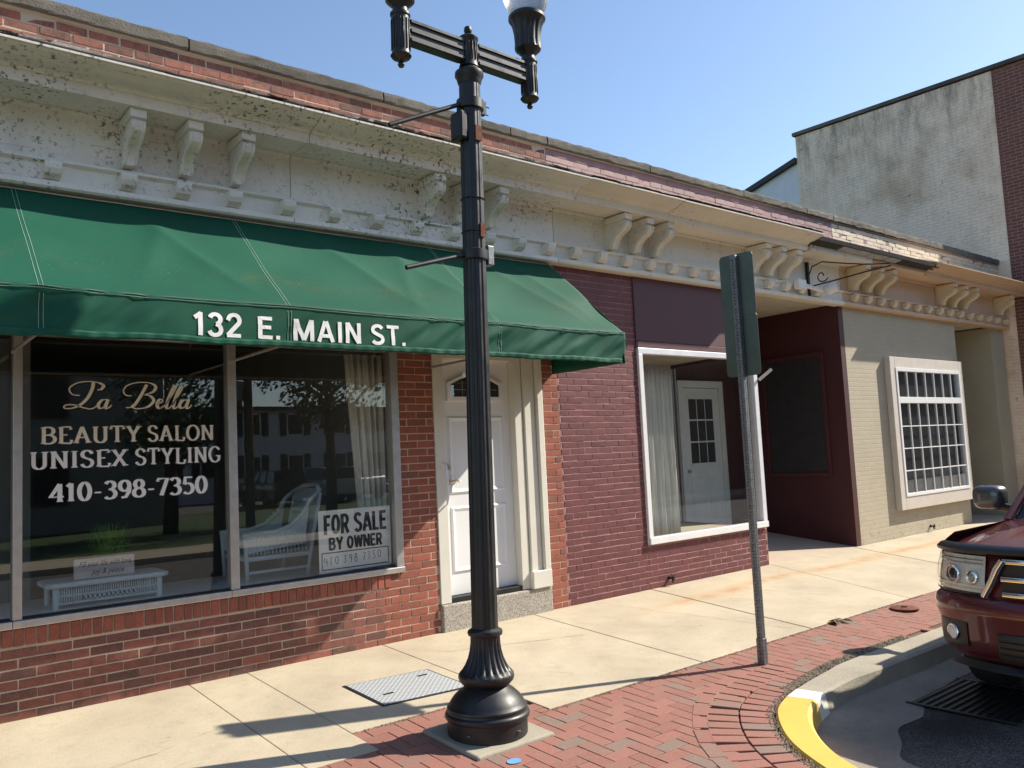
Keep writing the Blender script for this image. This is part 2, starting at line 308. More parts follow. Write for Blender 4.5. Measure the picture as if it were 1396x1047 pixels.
def leaf():
    k = NT('leaf'); k.color(k.ramp(k.rnd(), [(0, (0.030, 0.065, 0.018)), (1, (0.075, 0.12, 0.035))])); k.set(Roughness=0.6); MATS['leaf'] = k.m
leaf()
plain('far_grey', (0.30, 0.29, 0.27), 0.9, var=0.08, scale=2); plain('far_brick', (0.10, 0.055, 0.045), 0.9, var=0.2, scale=3); plain('far_trim', (0.14, 0.09, 0.075), 0.8); plain('pole_wood', (0.10, 0.075, 0.055), 0.9, var=0.25, scale=10)
plain('roofing', (0.06, 0.06, 0.06), 0.9, var=0.2)
plain('dead_leaf', (0.20, 0.14, 0.07), 0.9, var=0.3, scale=40)
plain('gravel', (0.26, 0.225, 0.16), 0.95, var=0.5, scale=60)
plain('blue_paint', (0.12, 0.30, 0.62), 0.7, var=0.15)

# ------------------------------------------------------------------ mesh helpers
ORIGIN = {}
def link(o, parent=None, at=None):
    COL.objects.link(o)
    at = Vector(at or (0, 0, 0))
    if parent is not None:
        o.parent = parent; o.location = at - ORIGIN[parent.name]
    else: o.location = at
    ORIGIN[o.name] = at
    return o
def thing(name, loc, label, cat, group=None):
    o = bpy.data.objects.new(name, None); o.empty_display_size = 0.1; link(o, None, loc)
    o['label'] = label; o['category'] = cat
    if group: o['group'] = group
    return o
def tag(o, label=None, cat=None, group=None, kind=None):
    if label: o['label'] = label
    if cat: o['category'] = cat
    if group: o['group'] = group
    if kind: o['kind'] = kind
    return o
class MB:
    def __init__(s): s.v = []; s.f = []
    def add(s, vs, fs):
        k = len(s.v); s.v += [tuple(p) for p in vs]; s.f += [tuple(i + k for i in f) for f in fs]; return s
    def box(s, x0, x1, y0, y1, z0, z1):
        return s.add([(x0, y0, z0), (x1, y0, z0), (x1, y1, z0), (x0, y1, z0), (x0, y0, z1), (x1, y0, z1), (x1, y1, z1), (x0, y1, z1)],
                     [(0, 3, 2, 1), (4, 5, 6, 7), (0, 1, 5, 4), (1, 2, 6, 5), (2, 3, 7, 6), (3, 0, 4, 7)])
    def quad(s, a, b, c, d): return s.add([a, b, c, d], [(0, 1, 2, 3)])
    def prism(s, poly, fn, t0, t1):
        n = len(poly); vs = [fn(p[0], p[1], t0) for p in poly] + [fn(p[0], p[1], t1) for p in poly]
        return s.add(vs, [tuple(range(n))[::-1], tuple(range(n, 2 * n))] + [(i, (i + 1) % n, n + (i + 1) % n, n + i) for i in range(n)])
    def prism_x(s, poly, x0, x1): return s.prism(poly, lambda a, b, t: (t, a, b), x0, x1)      # poly in (y,z)
    def prism_y(s, poly, y0, y1): return s.prism(poly, lambda a, b, t: (a, t, b), y0, y1)      # poly in (x,z)
    def prism_z(s, poly, z0, z1): return s.prism(poly, lambda a, b, t: (a, b, t), z0, z1)
    def grid(s, fn, nu, nv):
        vs = [fn(i / nu, j / nv) for i in range(nu + 1) for j in range(nv + 1)]
        return s.add(vs, [(i * (nv + 1) + j, (i + 1) * (nv + 1) + j, (i + 1) * (nv + 1) + j + 1, i * (nv + 1) + j + 1) for i in range(nu) for j in range(nv)])
    def lathe(s, prof, c=(0, 0, 0), seg=24, flute=None, axis='z'):
        vs = []
        for (r, z) in prof:
            for k in range(seg):
                a = 2 * math.pi * k / seg; rr = r
                if flute and flute[0] <= z <= flute[1]: rr = r * (1 - flute[3] * (0.5 + 0.5 * math.cos(a * flute[2])) ** 2)
                p = (rr * math.cos(a), rr * math.sin(a), z)
                if axis == 'y': p = (p[0], p[2], p[1])
                if axis == 'x': p = (p[2], p[0], p[1])
                vs.append((p[0] + c[0], p[1] + c[1], p[2] + c[2]))
        n = len(prof); fs = [(i * seg + k, i * seg + (k + 1) % seg, (i + 1) * seg + (k + 1) % seg, (i + 1) * seg + k) for i in range(n - 1) for k in range(seg)]
        fs += [tuple(range(seg))[::-1], tuple(range((n - 1) * seg, n * seg))]
        return s.add(vs, fs)
    def tube(s, pts, r, seg=8):
        pts = [Vector(p) for p in pts]; vs = []; n = len(pts)
        rs = r if hasattr(r, '__len__') else [r] * n
        prev = None
        for i, p in enumerate(pts):
            t = (pts[min(i + 1, n - 1)] - pts[max(i - 1, 0)]).normalized()
            if prev is None: a = t.orthogonal().normalized()
            else: a = (prev - t * prev.dot(t)).normalized()
            prev = a; b = t.cross(a)
            for k in range(seg):
                q = 2 * math.pi * k / seg; vs.append(p + (a * math.cos(q) + b * math.sin(q)) * rs[i])
        fs = [(i * seg + k, i * seg + (k + 1) % seg, (i + 1) * seg + (k + 1) % seg, (i + 1) * seg + k) for i in range(n - 1) for k in range(seg)]
        fs += [tuple(range(seg))[::-1], tuple(range((n - 1) * seg, n * seg))]
        return s.add(vs, fs)
    def mesh(s, name):
        me = bpy.data.meshes.new(name); me.from_pydata(s.v, [], s.f)
        bm = bmesh.new(); bm.from_mesh(me); bmesh.ops.recalc_face_normals(bm, faces=bm.faces); bm.to_mesh(me); bm.free(); return me
    def build(s, name, mat, parent=None, at=None, smooth=False, bevel=0, local=False, kind=None, thick=0, recalc=True):
        me = s.mesh(name)
        if at is not None and not local: me.transform(Matrix.Translation(-Vector(at)))
        me.materials.append(MATS[mat] if isinstance(mat, str) else mat)
        if smooth:
            for p in me.polygons: p.use_smooth = True
        o = bpy.data.objects.new(name, me)
        if local and parent is not None: link(o, parent, ORIGIN[parent.name] + Vector(at or (0, 0, 0)))
        else: link(o, parent, at)
        if thick:
            m = o.modifiers.new('solid', 'SOLIDIFY'); m.thickness = thick; m.offset = 0
        if bevel:
            m = o.modifiers.new('bevel', 'BEVEL'); m.width = bevel; m.segments = 2; m.limit_method = 'ANGLE'; m.angle_limit = rad(40)
        if smooth and smooth != 'all':
            m = o.modifiers.new('edges', 'EDGE_SPLIT'); m.split_angle = rad(38)
        if kind: o['kind'] = kind
        return o
def B(name, mat, parent, x0, x1, y0, y1, z0, z1, bevel=0.0, **kw):
    return MB().box(x0, x1, y0, y1, z0, z1).build(name, mat, parent, bevel=bevel, **kw)

# pieces (bricks, pavers): shared meshes, the largest in view as single objects, the rest joined
_pm = {}
def piece_mesh(l, d, h, var, mat, wob=0.004):
    key = (round(l, 3), round(d, 3), round(h, 3), var, mat)
    if key in _pm: return _pm[key]
    bm = bmesh.new(); bmesh.ops.create_cube(bm, size=1); rnd = random.Random(hash((var, 3)) & 0xffff)
    for v in bm.verts: v.co = Vector((v.co.x * l + rnd.uniform(-wob, wob), v.co.y * d + rnd.uniform(-wob, wob) * 0.5, v.co.z * h + rnd.uniform(-wob, wob) * 0.6))
    bmesh.ops.bevel(bm, geom=list(bm.edges), offset=min(0.0028, h * 0.12, l * 0.1), segments=1, affect='EDGES')
    me = bpy.data.meshes.new('piece'); bm.to_mesh(me); bm.free(); me.materials.append(MATS[mat]); _pm[key] = me; return me
def in_view(p, mg=30):
    q = project(p); return q is not None and -mg < q[0] < 1396 + mg and -mg < q[1] < 1047 + mg
def lay(pieces, owner_of, name, limit=300, rest_name=None):
    """pieces: (centre, l, d, h, mat, owner, rot). owner: parent object"""
    sized = []
    for p in pieces:
        q = project(p[0]); vis = in_view(p[0])
        sized.append((-(p[1] * p[3] / q[2] ** 2 if vis else 0), len(sized), p))
    sized.sort(); rest = {}
    for i, (a, _, p) in enumerate(sized):
        c, l, d, h, mat, owner, rot = p
        var = random.randrange(4); me = piece_mesh(l, d, h, var, mat, 0.0012 if mat == 'paver' else 0.003)
        if i < limit and a < 0:
            o = bpy.data.objects.new(name, me); link(o, owner, c); o.rotation_mode = 'ZYX'; o.rotation_euler = rot
        else: rest.setdefault((owner.name, mat), []).append((c, me, rot, owner))
    for (on, mat), lst in rest.items():
        bm = bmesh.new()
        for c, me, rot, owner in lst:
            t = me.copy(); t.transform(Matrix.Translation(c) @ Matrix.Rotation(rot[0], 4, 'X') @ Matrix.Rotation(rot[2], 4, 'Z')); bm.from_mesh(t); bpy.data.meshes.remove(t)
        m2 = bpy.data.meshes.new(rest_name or name); bm.to_mesh(m2); bm.free(); m2.materials.append(MATS[mat])
        link(tag(bpy.data.objects.new(rest_name or (name + '_field'), m2), kind='stuff'), lst[0][3])
CH = 0.0677; BL = 0.205; JT = 0.010
def brick_rows(x0, x1, z0, z1, yf, mat, owner, out, depth=0.05, zoff=0.0, bl=BL, holes=(), joint=JT, phase=0.0, relief=0.0):
    n0 = int(math.floor((z0 - zoff) / CH)); z = zoff + n0 * CH; k = n0
    while z < z1 - 0.01:
        za = max(z + joint / 2, z0); zb = min(z + CH - joint / 2, z1)
        if zb - za > 0.02:
            mod = bl + joint; off = ((k % 2) * 0.5 + phase) * mod; x = math.floor((x0 - off) / mod) * mod + off
            while x < x1:
                segs = [(max(x + joint / 2, x0), min(x + mod - joint / 2, x1))]
                for (hx0, hx1, hz0, hz1) in holes:
                    if zb > hz0 + 0.02 and za < hz1 - 0.02:
                        ns = []
                        for a, b in segs:
                            if b <= hx0 or a >= hx1: ns.append((a, b))
                            else:
                                if a < hx0: ns.append((a, hx0))
                                if b > hx1: ns.append((hx1, b))
                        segs = ns
                for a, b in segs:
                    if b - a > 0.03:
                        r = random.uniform(-relief, relief)
                        out.append((Vector(((a + b) / 2, yf + depth / 2 + r, (za + zb) / 2)), round(b - a, 2), depth, round(zb - za, 3), mat, owner, (0, 0, 0)))
                x += mod
        z += CH; k += 1

# ------------------------------------------------------------------ lettering
def text_mesh(txt, x0, x1, z0, z1, y, name, mat, parent, bold=0.02, shear=0.0, thick=0.004, fit=None):
    cu = bpy.data.curves.new(name, 'FONT'); cu.body = txt; cu.offset = bold; cu.shear = shear; cu.extrude = 0.0; cu.resolution_u = 4
    o = bpy.data.objects.new(name, cu); COL.objects.link(o); dg = bpy.context.evaluated_depsgraph_get()
    me = bpy.data.meshes.new_from_object(o.evaluated_get(dg)); bpy.data.objects.remove(o); bpy.data.curves.remove(cu)
    xs = [v.co.x for v in me.vertices]; ys = [v.co.y for v in me.vertices]; a, b, c, d = min(xs), max(xs), min(ys), max(ys)
    for v in me.vertices:
        px = x0 + (v.co.x - a) / (b - a) * (x1 - x0); pz = z0 + (v.co.y - c) / (d - c) * (z1 - z0)
        v.co = Vector((px, y, pz)) if fit is None else Vector(fit(px, pz))
    me.materials.clear(); me.materials.append(MATS[mat]); ob = bpy.data.objects.new(name, me); link(ob, parent)
    m = ob.modifiers.new('solid', 'SOLIDIFY'); m.thickness = thick; m.offset = 0; return ob
def arc(cx, cy, rx, ry, a0, a1, n=12): return [(cx + rx * math.cos(rad(a0 + (a1 - a0) * i / n)), cy + ry * math.sin(rad(a0 + (a1 - a0) * i / n))) for i in range(n + 1)]
# serif capitals: strokes ('s' = serif bar). Letter box is 1 high; width first
GL = {
 'B': (0.66, [[(0.16, 0), (0.16, 1)], [(0.16, 1), (0.34, 1)] + arc(0.34, 0.76, 0.22, 0.24, 90, -90) + [(0.16, 0.52)], [(0.34, 0.52)] + arc(0.36, 0.26, 0.26, 0.26, 90, -90) + [(0.16, 0)]], [(0.04, 0), (0.04, 1)]),
 'E': (0.62, [[(0.16, 0), (0.16, 1)], [(0.16, 1), (0.54, 1), (0.56, 0.84)], [(0.16, 0.52), (0.42, 0.52)], [(0.16, 0), (0.56, 0), (0.60, 0.2)]], [(0.04, 0), (0.04, 1)]),
 'A': (0.74, [[(0.10, 0), (0.36, 1)], [(0.36, 1), (0.64, 0)], [(0.2, 0.34), (0.54, 0.34)]], [(-0.02, 0), (0.52, 0)]),
 'U': (0.72, [[(0.14, 1)] + [(0.14, 0.3)] + arc(0.36, 0.26, 0.22, 0.26, 180, 360) + [(0.58, 1)]], [(0.02, 1), (0.46, 1)]),
 'T': (0.66, [[(0.33, 0), (0.33, 1)], [(0.04, 0.82), (0.06, 1), (0.60, 1), (0.62, 0.82)]], [(0.21, 0)]),
 'Y': (0.70, [[(0.35, 0), (0.35, 0.46)], [(0.10, 1), (0.35, 0.46)], [(0.60, 1), (0.35, 0.46)]], [(0.23, 0), (0.0, 1), (0.48, 1)]),
 'S': (0.58, [[(0.50, 0.80)] + arc(0.29, 0.77, 0.2, 0.23, 30, 250) + arc(0.29, 0.25, 0.22, 0.25, 80, -150) + [(0.08, 0.2)]], []),
 'L': (0.60, [[(0.16, 0), (0.16, 1)], [(0.16, 0), (0.52, 0), (0.56, 0.22)]], [(0.04, 0), (0.04, 1)]),
 'O': (0.78, [arc(0.39, 0.5, 0.31, 0.5, 90, 450, 24)], []),
 'N': (0.76, [[(0.14, 0), (0.14, 1)], [(0.14, 1), (0.62, 0)], [(0.62, 0), (0.62, 1)]], [(0.02, 0), (0.02, 1), (0.50, 1)]),
 'I': (0.34, [[(0.17, 0), (0.17, 1)]], [(0.05, 0), (0.05, 1)]),
 'X': (0.70, [[(0.10, 1), (0.60, 0)], [(0.60, 1), (0.10, 0)]], [(-0.02, 0), (0.48, 0), (-0.02, 1), (0.48, 1)]),
 'G': (0.76, [[(0.64, 0.80)] + arc(0.38, 0.5, 0.30, 0.5, 45, 320, 20) + [(0.62, 0.4)], [(0.42, 0.4), (0.70, 0.4)]], []),
 '4': (0.62, [[(0.44, 0), (0.44, 1)], [(0.44, 1), (0.06, 0.28), (0.60, 0.28)]], [(0.32, 0)]),
 '1': (0.42, [[(0.22, 0), (0.22, 1)], [(0.22, 1), (0.06, 0.82)]], [(0.10, 0)]),
 '0': (0.60, [arc(0.30, 0.5, 0.22, 0.5, 90, 450, 24)], []),
 '-': (0.40, [[(0.06, 0.40), (0.34, 0.40)]], []),
 '3': (0.56, [[(0.08, 0.86)] + arc(0.26, 0.77, 0.2, 0.23, 130, -90) + [(0.2, 0.54)], arc(0.26, 0.27, 0.24, 0.27, 90, -145)], []),
 '9': (0.58, [arc(0.29, 0.70, 0.21, 0.30, 0, 360, 18), [(0.50, 0.70), (0.48, 0.35), (0.34, 0.05), (0.14, 0.02)]], []),
 '8': (0.58, [arc(0.29, 0.76, 0.18, 0.24, 90, 450, 18), arc(0.29, 0.26, 0.23, 0.26, 90, 450, 18)], []),
 '7': (0.54, [[(0.06, 0.84), (0.07, 1), (0.50, 1), (0.22, 0)]], []),
 '5': (0.56, [[(0.48, 1), (0.14, 1), (0.11, 0.58)], [(0.11, 0.58)] + arc(0.26, 0.32, 0.24, 0.32, 110, -140)], []),
 ' ': (0.36, [], []),
}
def ribbon(mb, pts, wfun, fn, layer):
    n = len(pts); L = []; R = []
    for i, p in enumerate(pts):
        a = pts[max(i - 1, 0)]; b = pts[min(i + 1, n - 1)]; dx, dy = b[0] - a[0], b[1] - a[1]; d = math.hypot(dx, dy) or 1
        w = wfun(dx / d, dy / d, i / max(n - 1, 1)); nx, ny = -dy / d * w / 2, dx / d * w / 2
        L.append(fn(p[0] + nx, p[1] + ny, layer)); R.append(fn(p[0] - nx, p[1] - ny, layer))
    mb.add(L + R, [(i, i + 1, n + i + 1, n + i) for i in range(n - 1)])
def serif_text(txt, x0, x1, z0, z1, y, name, mat, parent, thick=0.19, thin=0.10, track=0.06):
    tw = sum(GL[c][0] + track for c in txt) - track; h = z1 - z0; sx = (x1 - x0) / tw; mb = MB(); cx = 0; lay_i = 0
    for ch in txt:
        w, strokes, ser = GL[ch]
        for st in strokes:
            lay_i += 1; ribbon(mb, st, lambda dx, dy, t: thin + (thick - thin) * abs(dy), lambda a, b, k, cx=cx: (x0 + (cx + a) * sx, y - k * 0.00005, z0 + b * h), lay_i)
        for (a, b) in ser:
            lay_i += 1; yy = 0.035 if b < 0.5 else 0.965
            ribbon(mb, [(a - 0.015, yy), (a + 0.255, yy)], lambda dx, dy, t: 0.055, lambda p, q, k, cx=cx: (x0 + (cx + p) * sx, y - k * 0.00005, z0 + q * h), lay_i)
        cx += w + track
    return mb.build(name, mat, parent, recalc=False)
SN = {
 '1': (0.42, [[(0.27, 0), (0.27, 1)], [(0.30, 0.97), (0.06, 0.76)]]), '2': (0.58, [[(0.06, 0.72)] + arc(0.29, 0.73, 0.21, 0.25, 165, -25, 12) + [(0.06, 0.07)], [(0.03, 0.06), (0.55, 0.06)]]),
 '3': (0.58, [arc(0.28, 0.74, 0.19, 0.22, 165, -80, 12), arc(0.28, 0.28, 0.22, 0.24, 85, -165, 12)]), 'E': (0.56, [[(0.10, 0), (0.10, 1)], [(0.1, 0.93), (0.54, 0.93)], [(0.1, 0.52), (0.50, 0.52)], [(0.1, 0.07), (0.56, 0.07)]]),
 '.': (0.22, [[(0.11, 0), (0.11, 0.17)]]), 'M': (0.86, [[(0.10, 0), (0.10, 1)], [(0.76, 0), (0.76, 1)], [(0.12, 0.98), (0.43, 0.04)], [(0.43, 0.04), (0.74, 0.98)]]),
 'A': (0.74, [[(0.08, 0), (0.35, 0.98)], [(0.39, 0.98), (0.66, 0)], [(0.2, 0.28), (0.54, 0.28)]]), 'I': (0.26, [[(0.13, 0), (0.13, 1)]]),
 'N': (0.70, [[(0.10, 0), (0.10, 1)], [(0.60, 0), (0.60, 1)], [(0.12, 0.98), (0.58, 0.02)]]), 'S': (0.62, [arc(0.31, 0.74, 0.22, 0.20, 20, 245, 14) + arc(0.31, 0.27, 0.24, 0.21, 75, -155, 14)]),
 'T': (0.60, [[(0.30, 0), (0.30, 1)], [(0.02, 0.93), (0.58, 0.93)]]), 'F': (0.52, [[(0.10, 0), (0.10, 1)], [(0.1, 0.92), (0.52, 0.92)], [(0.1, 0.50), (0.46, 0.50)]]),
 'O': (0.70, [arc(0.35, 0.5, 0.25, 0.43, 90, 455, 24)]), 'R': (0.64, [[(0.10, 0), (0.10, 1)], [(0.1, 0.93), (0.32, 0.93)] + arc(0.34, 0.70, 0.20, 0.23, 85, -85, 10) + [(0.1, 0.47)], [(0.32, 0.47), (0.58, 0.0)]]),
 'L': (0.52, [[(0.10, 0), (0.10, 1)], [(0.1, 0.07), (0.52, 0.07)]]), 'B': (0.64, [[(0.10, 0), (0.10, 1)], [(0.1, 0.93), (0.32, 0.93)] + arc(0.34, 0.73, 0.17, 0.20, 85, -85, 10) + [(0.1, 0.53)], [(0.1, 0.52), (0.34, 0.52)] + arc(0.35, 0.29, 0.21, 0.22, 85, -85, 10) + [(0.1, 0.07)]]),
 'Y': (0.64, [[(0.32, 0), (0.32, 0.45)], [(0.05, 1), (0.33, 0.40)], [(0.59, 1), (0.31, 0.40)]]), 'W': (0.92, [[(0.06, 1), (0.24, 0.02)], [(0.24, 0.02), (0.46, 0.96)], [(0.46, 0.96), (0.68, 0.02)], [(0.68, 0.02), (0.86, 1)]])}
def sans_text(txt, x0, x1, z0, z1, w, fn, name, mat, parent, track=0.10):
    tw = sum(SN[c][0] + track for c in txt) - track; sx = (x1 - x0) / tw; h = z1 - z0; mb = MB(); cx = 0; k = 0
    for ch in txt:
        for st in SN[ch][1]:
            k += 1; q = [(x0 + (cx + a) * sx, z0 + b * h) for a, b in st]; d = []
            for (a, b), (c, e) in zip(q, q[1:]):
                n_ = max(1, int(math.hypot(c - a, e - b) / 0.02)); d += [(a + (c - a) * i / n_, b + (e - b) * i / n_) for i in range(n_)]
            ribbon(mb, d + [q[-1]], lambda dx, dy, t: w * (0.84 + 0.16 * abs(dy)), fn, k)
        cx += SN[ch][0] + track
    return mb.build(name, mat, parent, recalc=False)
def smooth_path(pts, n=8):
    out = []; P = [pts[0]] + list(pts) + [pts[-1]]
    for i in range(1, len(P) - 2):
        for k in range(n):
            t = k / n; q = []
            for d in (0, 1):
                a, b, c, e = P[i - 1][d], P[i][d], P[i + 1][d], P[i + 2][d]
                q.append(0.5 * (2 * b + (c - a) * t + (2 * a - 5 * b + 4 * c - e) * t * t + (3 * b - a - 3 * c + e) * t ** 3))
            out.append(tuple(q))
    out.append(pts[-1]); return out
SCRIPT = [  # 'La Bella' in a copperplate hand; x runs 0..1, y 0..1
 [(0.115, 0.50), (0.06, 0.53), (0.038, 0.74), (0.09, 0.93), (0.17, 1.0), (0.245, 0.97), (0.290, 0.86), (0.270, 0.72), (0.242, 0.70)],
 [(0.215, 0.97), (0.205, 0.72), (0.172, 0.42), (0.122, 0.18), (0.055, 0.04), (0.0, 0.05), (0.012, 0.15), (0.07, 0.16), (0.14, 0.06), (0.20, 0.02), (0.248, 0.15)],
 [(0.318, 0.36), (0.278, 0.33), (0.250, 0.16), (0.265, 0.035), (0.298, 0.11), (0.325, 0.35)], [(0.325, 0.36), (0.306, 0.12), (0.316, 0.025), (0.352, 0.15)],
 [(0.51, 0.50), (0.462, 0.52), (0.443, 0.68), (0.475, 0.88), (0.555, 0.99), (0.645, 0.99), (0.698, 0.86), (0.680, 0.66), (0.612, 0.545), (0.59, 0.545), (0.655, 0.49), (0.682, 0.31), (0.632, 0.09), (0.552, 0.02), (0.505, 0.09), (0.52, 0.18)],
 [(0.628, 0.92), (0.598, 0.66), (0.560, 0.36), (0.515, 0.10), (0.462, 0.06)],
 [(0.702, 0.18), (0.737, 0.24), (0.757, 0.34), (0.732, 0.37), (0.710, 0.19), (0.727, 0.03), (0.772, 0.14)],
 [(0.772, 0.14), (0.822, 0.45), (0.868, 0.82), (0.852, 0.86), (0.812, 0.50), (0.785, 0.12), (0.800, 0.025), (0.832, 0.14)],
 [(0.832, 0.14), (0.877, 0.45), (0.923, 0.82), (0.907, 0.86), (0.868, 0.50), (0.845, 0.12), (0.857, 0.025), (0.888, 0.14)],
 [(0.966, 0.36), (0.926, 0.33), (0.896, 0.16), (0.911, 0.035), (0.943, 0.11), (0.973, 0.35)], [(0.973, 0.36), (0.955, 0.12), (0.966, 0.025), (1.0, 0.15)]]
def script_text(x0, x1, z0, z1, y, name, mat, parent, dx_=0.0, dz_=0.0, w=0.021):
    mb = MB()
    for i, st in enumerate(SCRIPT):
        ribbon(mb, [(a * (x1 - x0) + x0 + dx_, b * (z1 - z0) + z0 + dz_) for a, b in smooth_path(st)], lambda dx, dy, t: w * (0.34 + 0.66 * (1.0 if dy < -0.35 else 0.0) * abs(dy) + 0.12 * abs(dy)),
               lambda a, b, k: (a, y - k * 0.00005, b), i)
    return mb.build(name, mat, parent, recalc=False)

# ------------------------------------------------------------------ the ground
S = 0.05
def gz(y): return S * y if y < 0 else 0.0
ROADZ = -0.31
g = MB().grid(lambda u, v: (-300 + 600 * u, -300 + 600 * v, -0.36), 4, 4).build('ground', 'lawn'); tag(g, 'mown grass beyond the street and under the town', kind='structure')
r = MB()
r.quad((-150, -12.0, ROADZ), (150, -12.0, ROADZ), (150, -2.5, ROADZ), (-150, -2.5, ROADZ)); road = r.build('road', 'asphalt'); tag(road, kind='structure')
# far pavement, car park in front of the white house: seen in the shop windows
tag(MB().box(-150, 150, -14.0, -12.0, -0.33, -0.19).build('far_pavement', 'slab'), kind='structure')
tag(MB().quad((-30, -52, -0.345), (60, -52, -0.345), (60, -32, -0.345), (-30, -32, -0.345)).build('car_park', 'asphalt'), kind='structure')
# concrete pavement in slabs
INNER = [(40, -2.92), (7.68, -2.92), (6.2, -2.905), (5.75, -2.945), (5.36, -3.0), (4.99, -3.085), (4.71, -3.215), (4.39, -3.5), (4.18, -3.84), (4.02, -4.25), (3.80, -4.7), (3.4, -5.05), (2.9, -5.2), (-12, -5.25)]
OUTER = [(40, -3.20), (7.68, -3.20), (6.3, -3.19), (5.80, -3.165), (5.42, -3.20), (5.08, -3.28), (4.80, -3.42), (4.53, -3.66), (4.36, -3.94), (4.22, -4.35), (4.00, -4.85), (3.54, -5.25), (2.95, -5.42), (-12, -5.47)]
INNER = [INNER[0]] + smooth_path(INNER[1:-1], 6) + [INNER[-1]]; OUTER = [OUTER[0]] + smooth_path(OUTER[1:-1], 6) + [OUTER[-1]]
poly = [(-12, 0.0), (40, 0.0)] + [(x, y) for x, y in INNER]
bed = MB().quad((-12, -2.16, S * -2.16 - 0.014), (40, -2.16, S * -2.16 - 0.014), (40, 0, -0.014), (-12, 0, -0.014))
sidewalk = bed.build('sidewalk', 'sand'); tag(sidewalk, 'concrete pavement in front of the shops', kind='structure')
def slab(x0, x1, y0, y1, sk0=0.0, sk1=0.0, gap=0.006):
    mb = MB(); top = 0.004; d = random.uniform(-0.002, 0.002)
    xa0, xa1, xb0, xb1 = x0 + sk0 + gap, x1 + sk1 - gap, x0 + gap, x1 - gap
    c = [(xa0, y0, S * y0), (xa1, y0, S * y0), (xb1, y1, S * y1), (xb0, y1, S * y1)]
    mb.add([(p[0], p[1], p[2] - 0.06) for p in c] + [(p[0], p[1], p[2] + top + d) for p in c], [(3, 2, 1, 0), (4, 5, 6, 7), (0, 1, 5, 4), (1, 2, 6, 5), (2, 3, 7, 6), (3, 0, 4, 7)])
    return mb.build('slab', 'slab', sidewalk, bevel=0.006)
JX = [-3.0, -1.3, 0.40, 2.066, 3.70, 5.40, 7.17, 9.50, 11.6, 13.7, 15.8, 18.0, 21, 24]
SK = [0, 0, 0, 0.0, 0.01, -0.09, -0.30, -0.75, -0.8, -0.8, -0.8, -0.8, -0.8, -0.8]
for i in range(len(JX) - 1):
    a, b = JX[i], JX[i + 1]
    if b <= 2.07: slab(a, b, -2.0, 0.0)
    elif a < 2.1: slab(a, 2.505, -2.0, 0.0, gap=0.0); slab(2.505, b, -1.67, 0.0, gap=0.0)
    elif a < 3.8: slab(a, b, -2.16, 0.0, 0, SK[i + 1])
    else: slab(a, b, -2.16, 0.0, SK[i], SK[i + 1])
# hairline cracks
for (x0_, y0_, x1_, y1_, sd_) in ((6.25, -0.25, 6.75, -2.05, 1), (3.95, -0.55, 5.2, -0.95, 2), (0.5, -1.5, 1.9, -1.05, 3), (8.0, -0.9, 8.55, -2.1, 4)):
    rg = random.Random(sd_); n_ = 26; mb = MB(); L_ = []; R_ = []
    for k in range(n_ + 1):
        t = k / n_; x = x0_ + (x1_ - x0_) * t + 0.05 * noise.noise(Vector((t * 5, sd_, 0))) + rg.uniform(-0.008, 0.008); y = y0_ + (y1_ - y0_) * t + 0.05 * noise.noise(Vector((t * 5, sd_, 9))) + rg.uniform(-0.008, 0.008); w = rg.uniform(0.0006, 0.0024)
        L_.append((x - w, y - w, S * y + 0.0078)); R_.append((x + w, y + w, S * y + 0.0078))
    mb.add(L_ + R_, [(k, k + 1, n_ + 2 + k, n_ + 1 + k) for k in range(n_)]); mb.build('crack', 'sand', sidewalk)
# brick pavement
bp = MB(); bp.add([(x, y, S * y - 0.022) for x, y in poly], [tuple(range(len(poly)))])
brick_pavement = bp.build('brick_pavement', 'sand'); tag(brick_pavement, 'red and brown brick paving between concrete slabs and kerb', kind='structure')
def dist_inner(x, y):
    best = 9
    for (ax, ay), (bx, by) in zip(INNER, INNER[1:]):
        dx, dy = bx - ax, by - ay; t = max(0, min(1, ((x - ax) * dx + (y - ay) * dy) / (dx * dx + dy * dy))); best = min(best, math.hypot(x - ax - dx * t, y - ay - dy * t))
    return best
def inside(x, y):
    c = False; n = len(poly)
    for i in range(n):
        (x1, y1), (x2, y2) = poly[i], poly[i - 1]
        if (y1 > y) != (y2 > y) and x < (x2 - x1) * (y - y1) / (y2 - y1) + x1: c = not c
    return c
pv = []; rx = math.atan(S)
def paver(x, y, l, w, ang, up=0.0):
    pv.append((Vector((x, y, S * y - 0.030 - 0.003 + up + random.uniform(-0.0012, 0.0012))), l, w, 0.06, 'paver', brick_pavement, (rx, 0, ang + random.uniform(-0.006, 0.006))))
PL, PW, PJ = 0.203, 0.1005, 0.003
u = PW + PJ
def ring_zone(x, y): return x < 5.75 and dist_inner(x, y) < 0.43 and y < -2.85
def slab_zone(x, y):
    if x < 2.505: return y > -2.02 + 0.11 and not (x > 2.42 and y < -1.67 + 0.1)
    if x < 3.68: return y > -1.69 + 0.11
    return y > -2.175 + 0.11
# herringbone, laid square to the kerb
for i in range(-30, 140):
    for j in range(-70, 10):
        m = (i - j) % 4
        if m == 0: cx, cy, ang, ok = (i + 1) * u, (j + 0.5) * u, 0.0, True
        elif m == 3: cx, cy, ang, ok = (i + 0.5) * u, (j + 1) * u, math.pi / 2, True
        else: ok = False
        if not ok: continue
        cy -= 1.48
        if not (-1.0 < cx < 13.5) or slab_zone(cx, cy) or not inside(cx, cy) or dist_inner(cx, cy) < 0.05 or ring_zone(cx, cy): continue
        paver(cx, cy, PL, PW, ang)
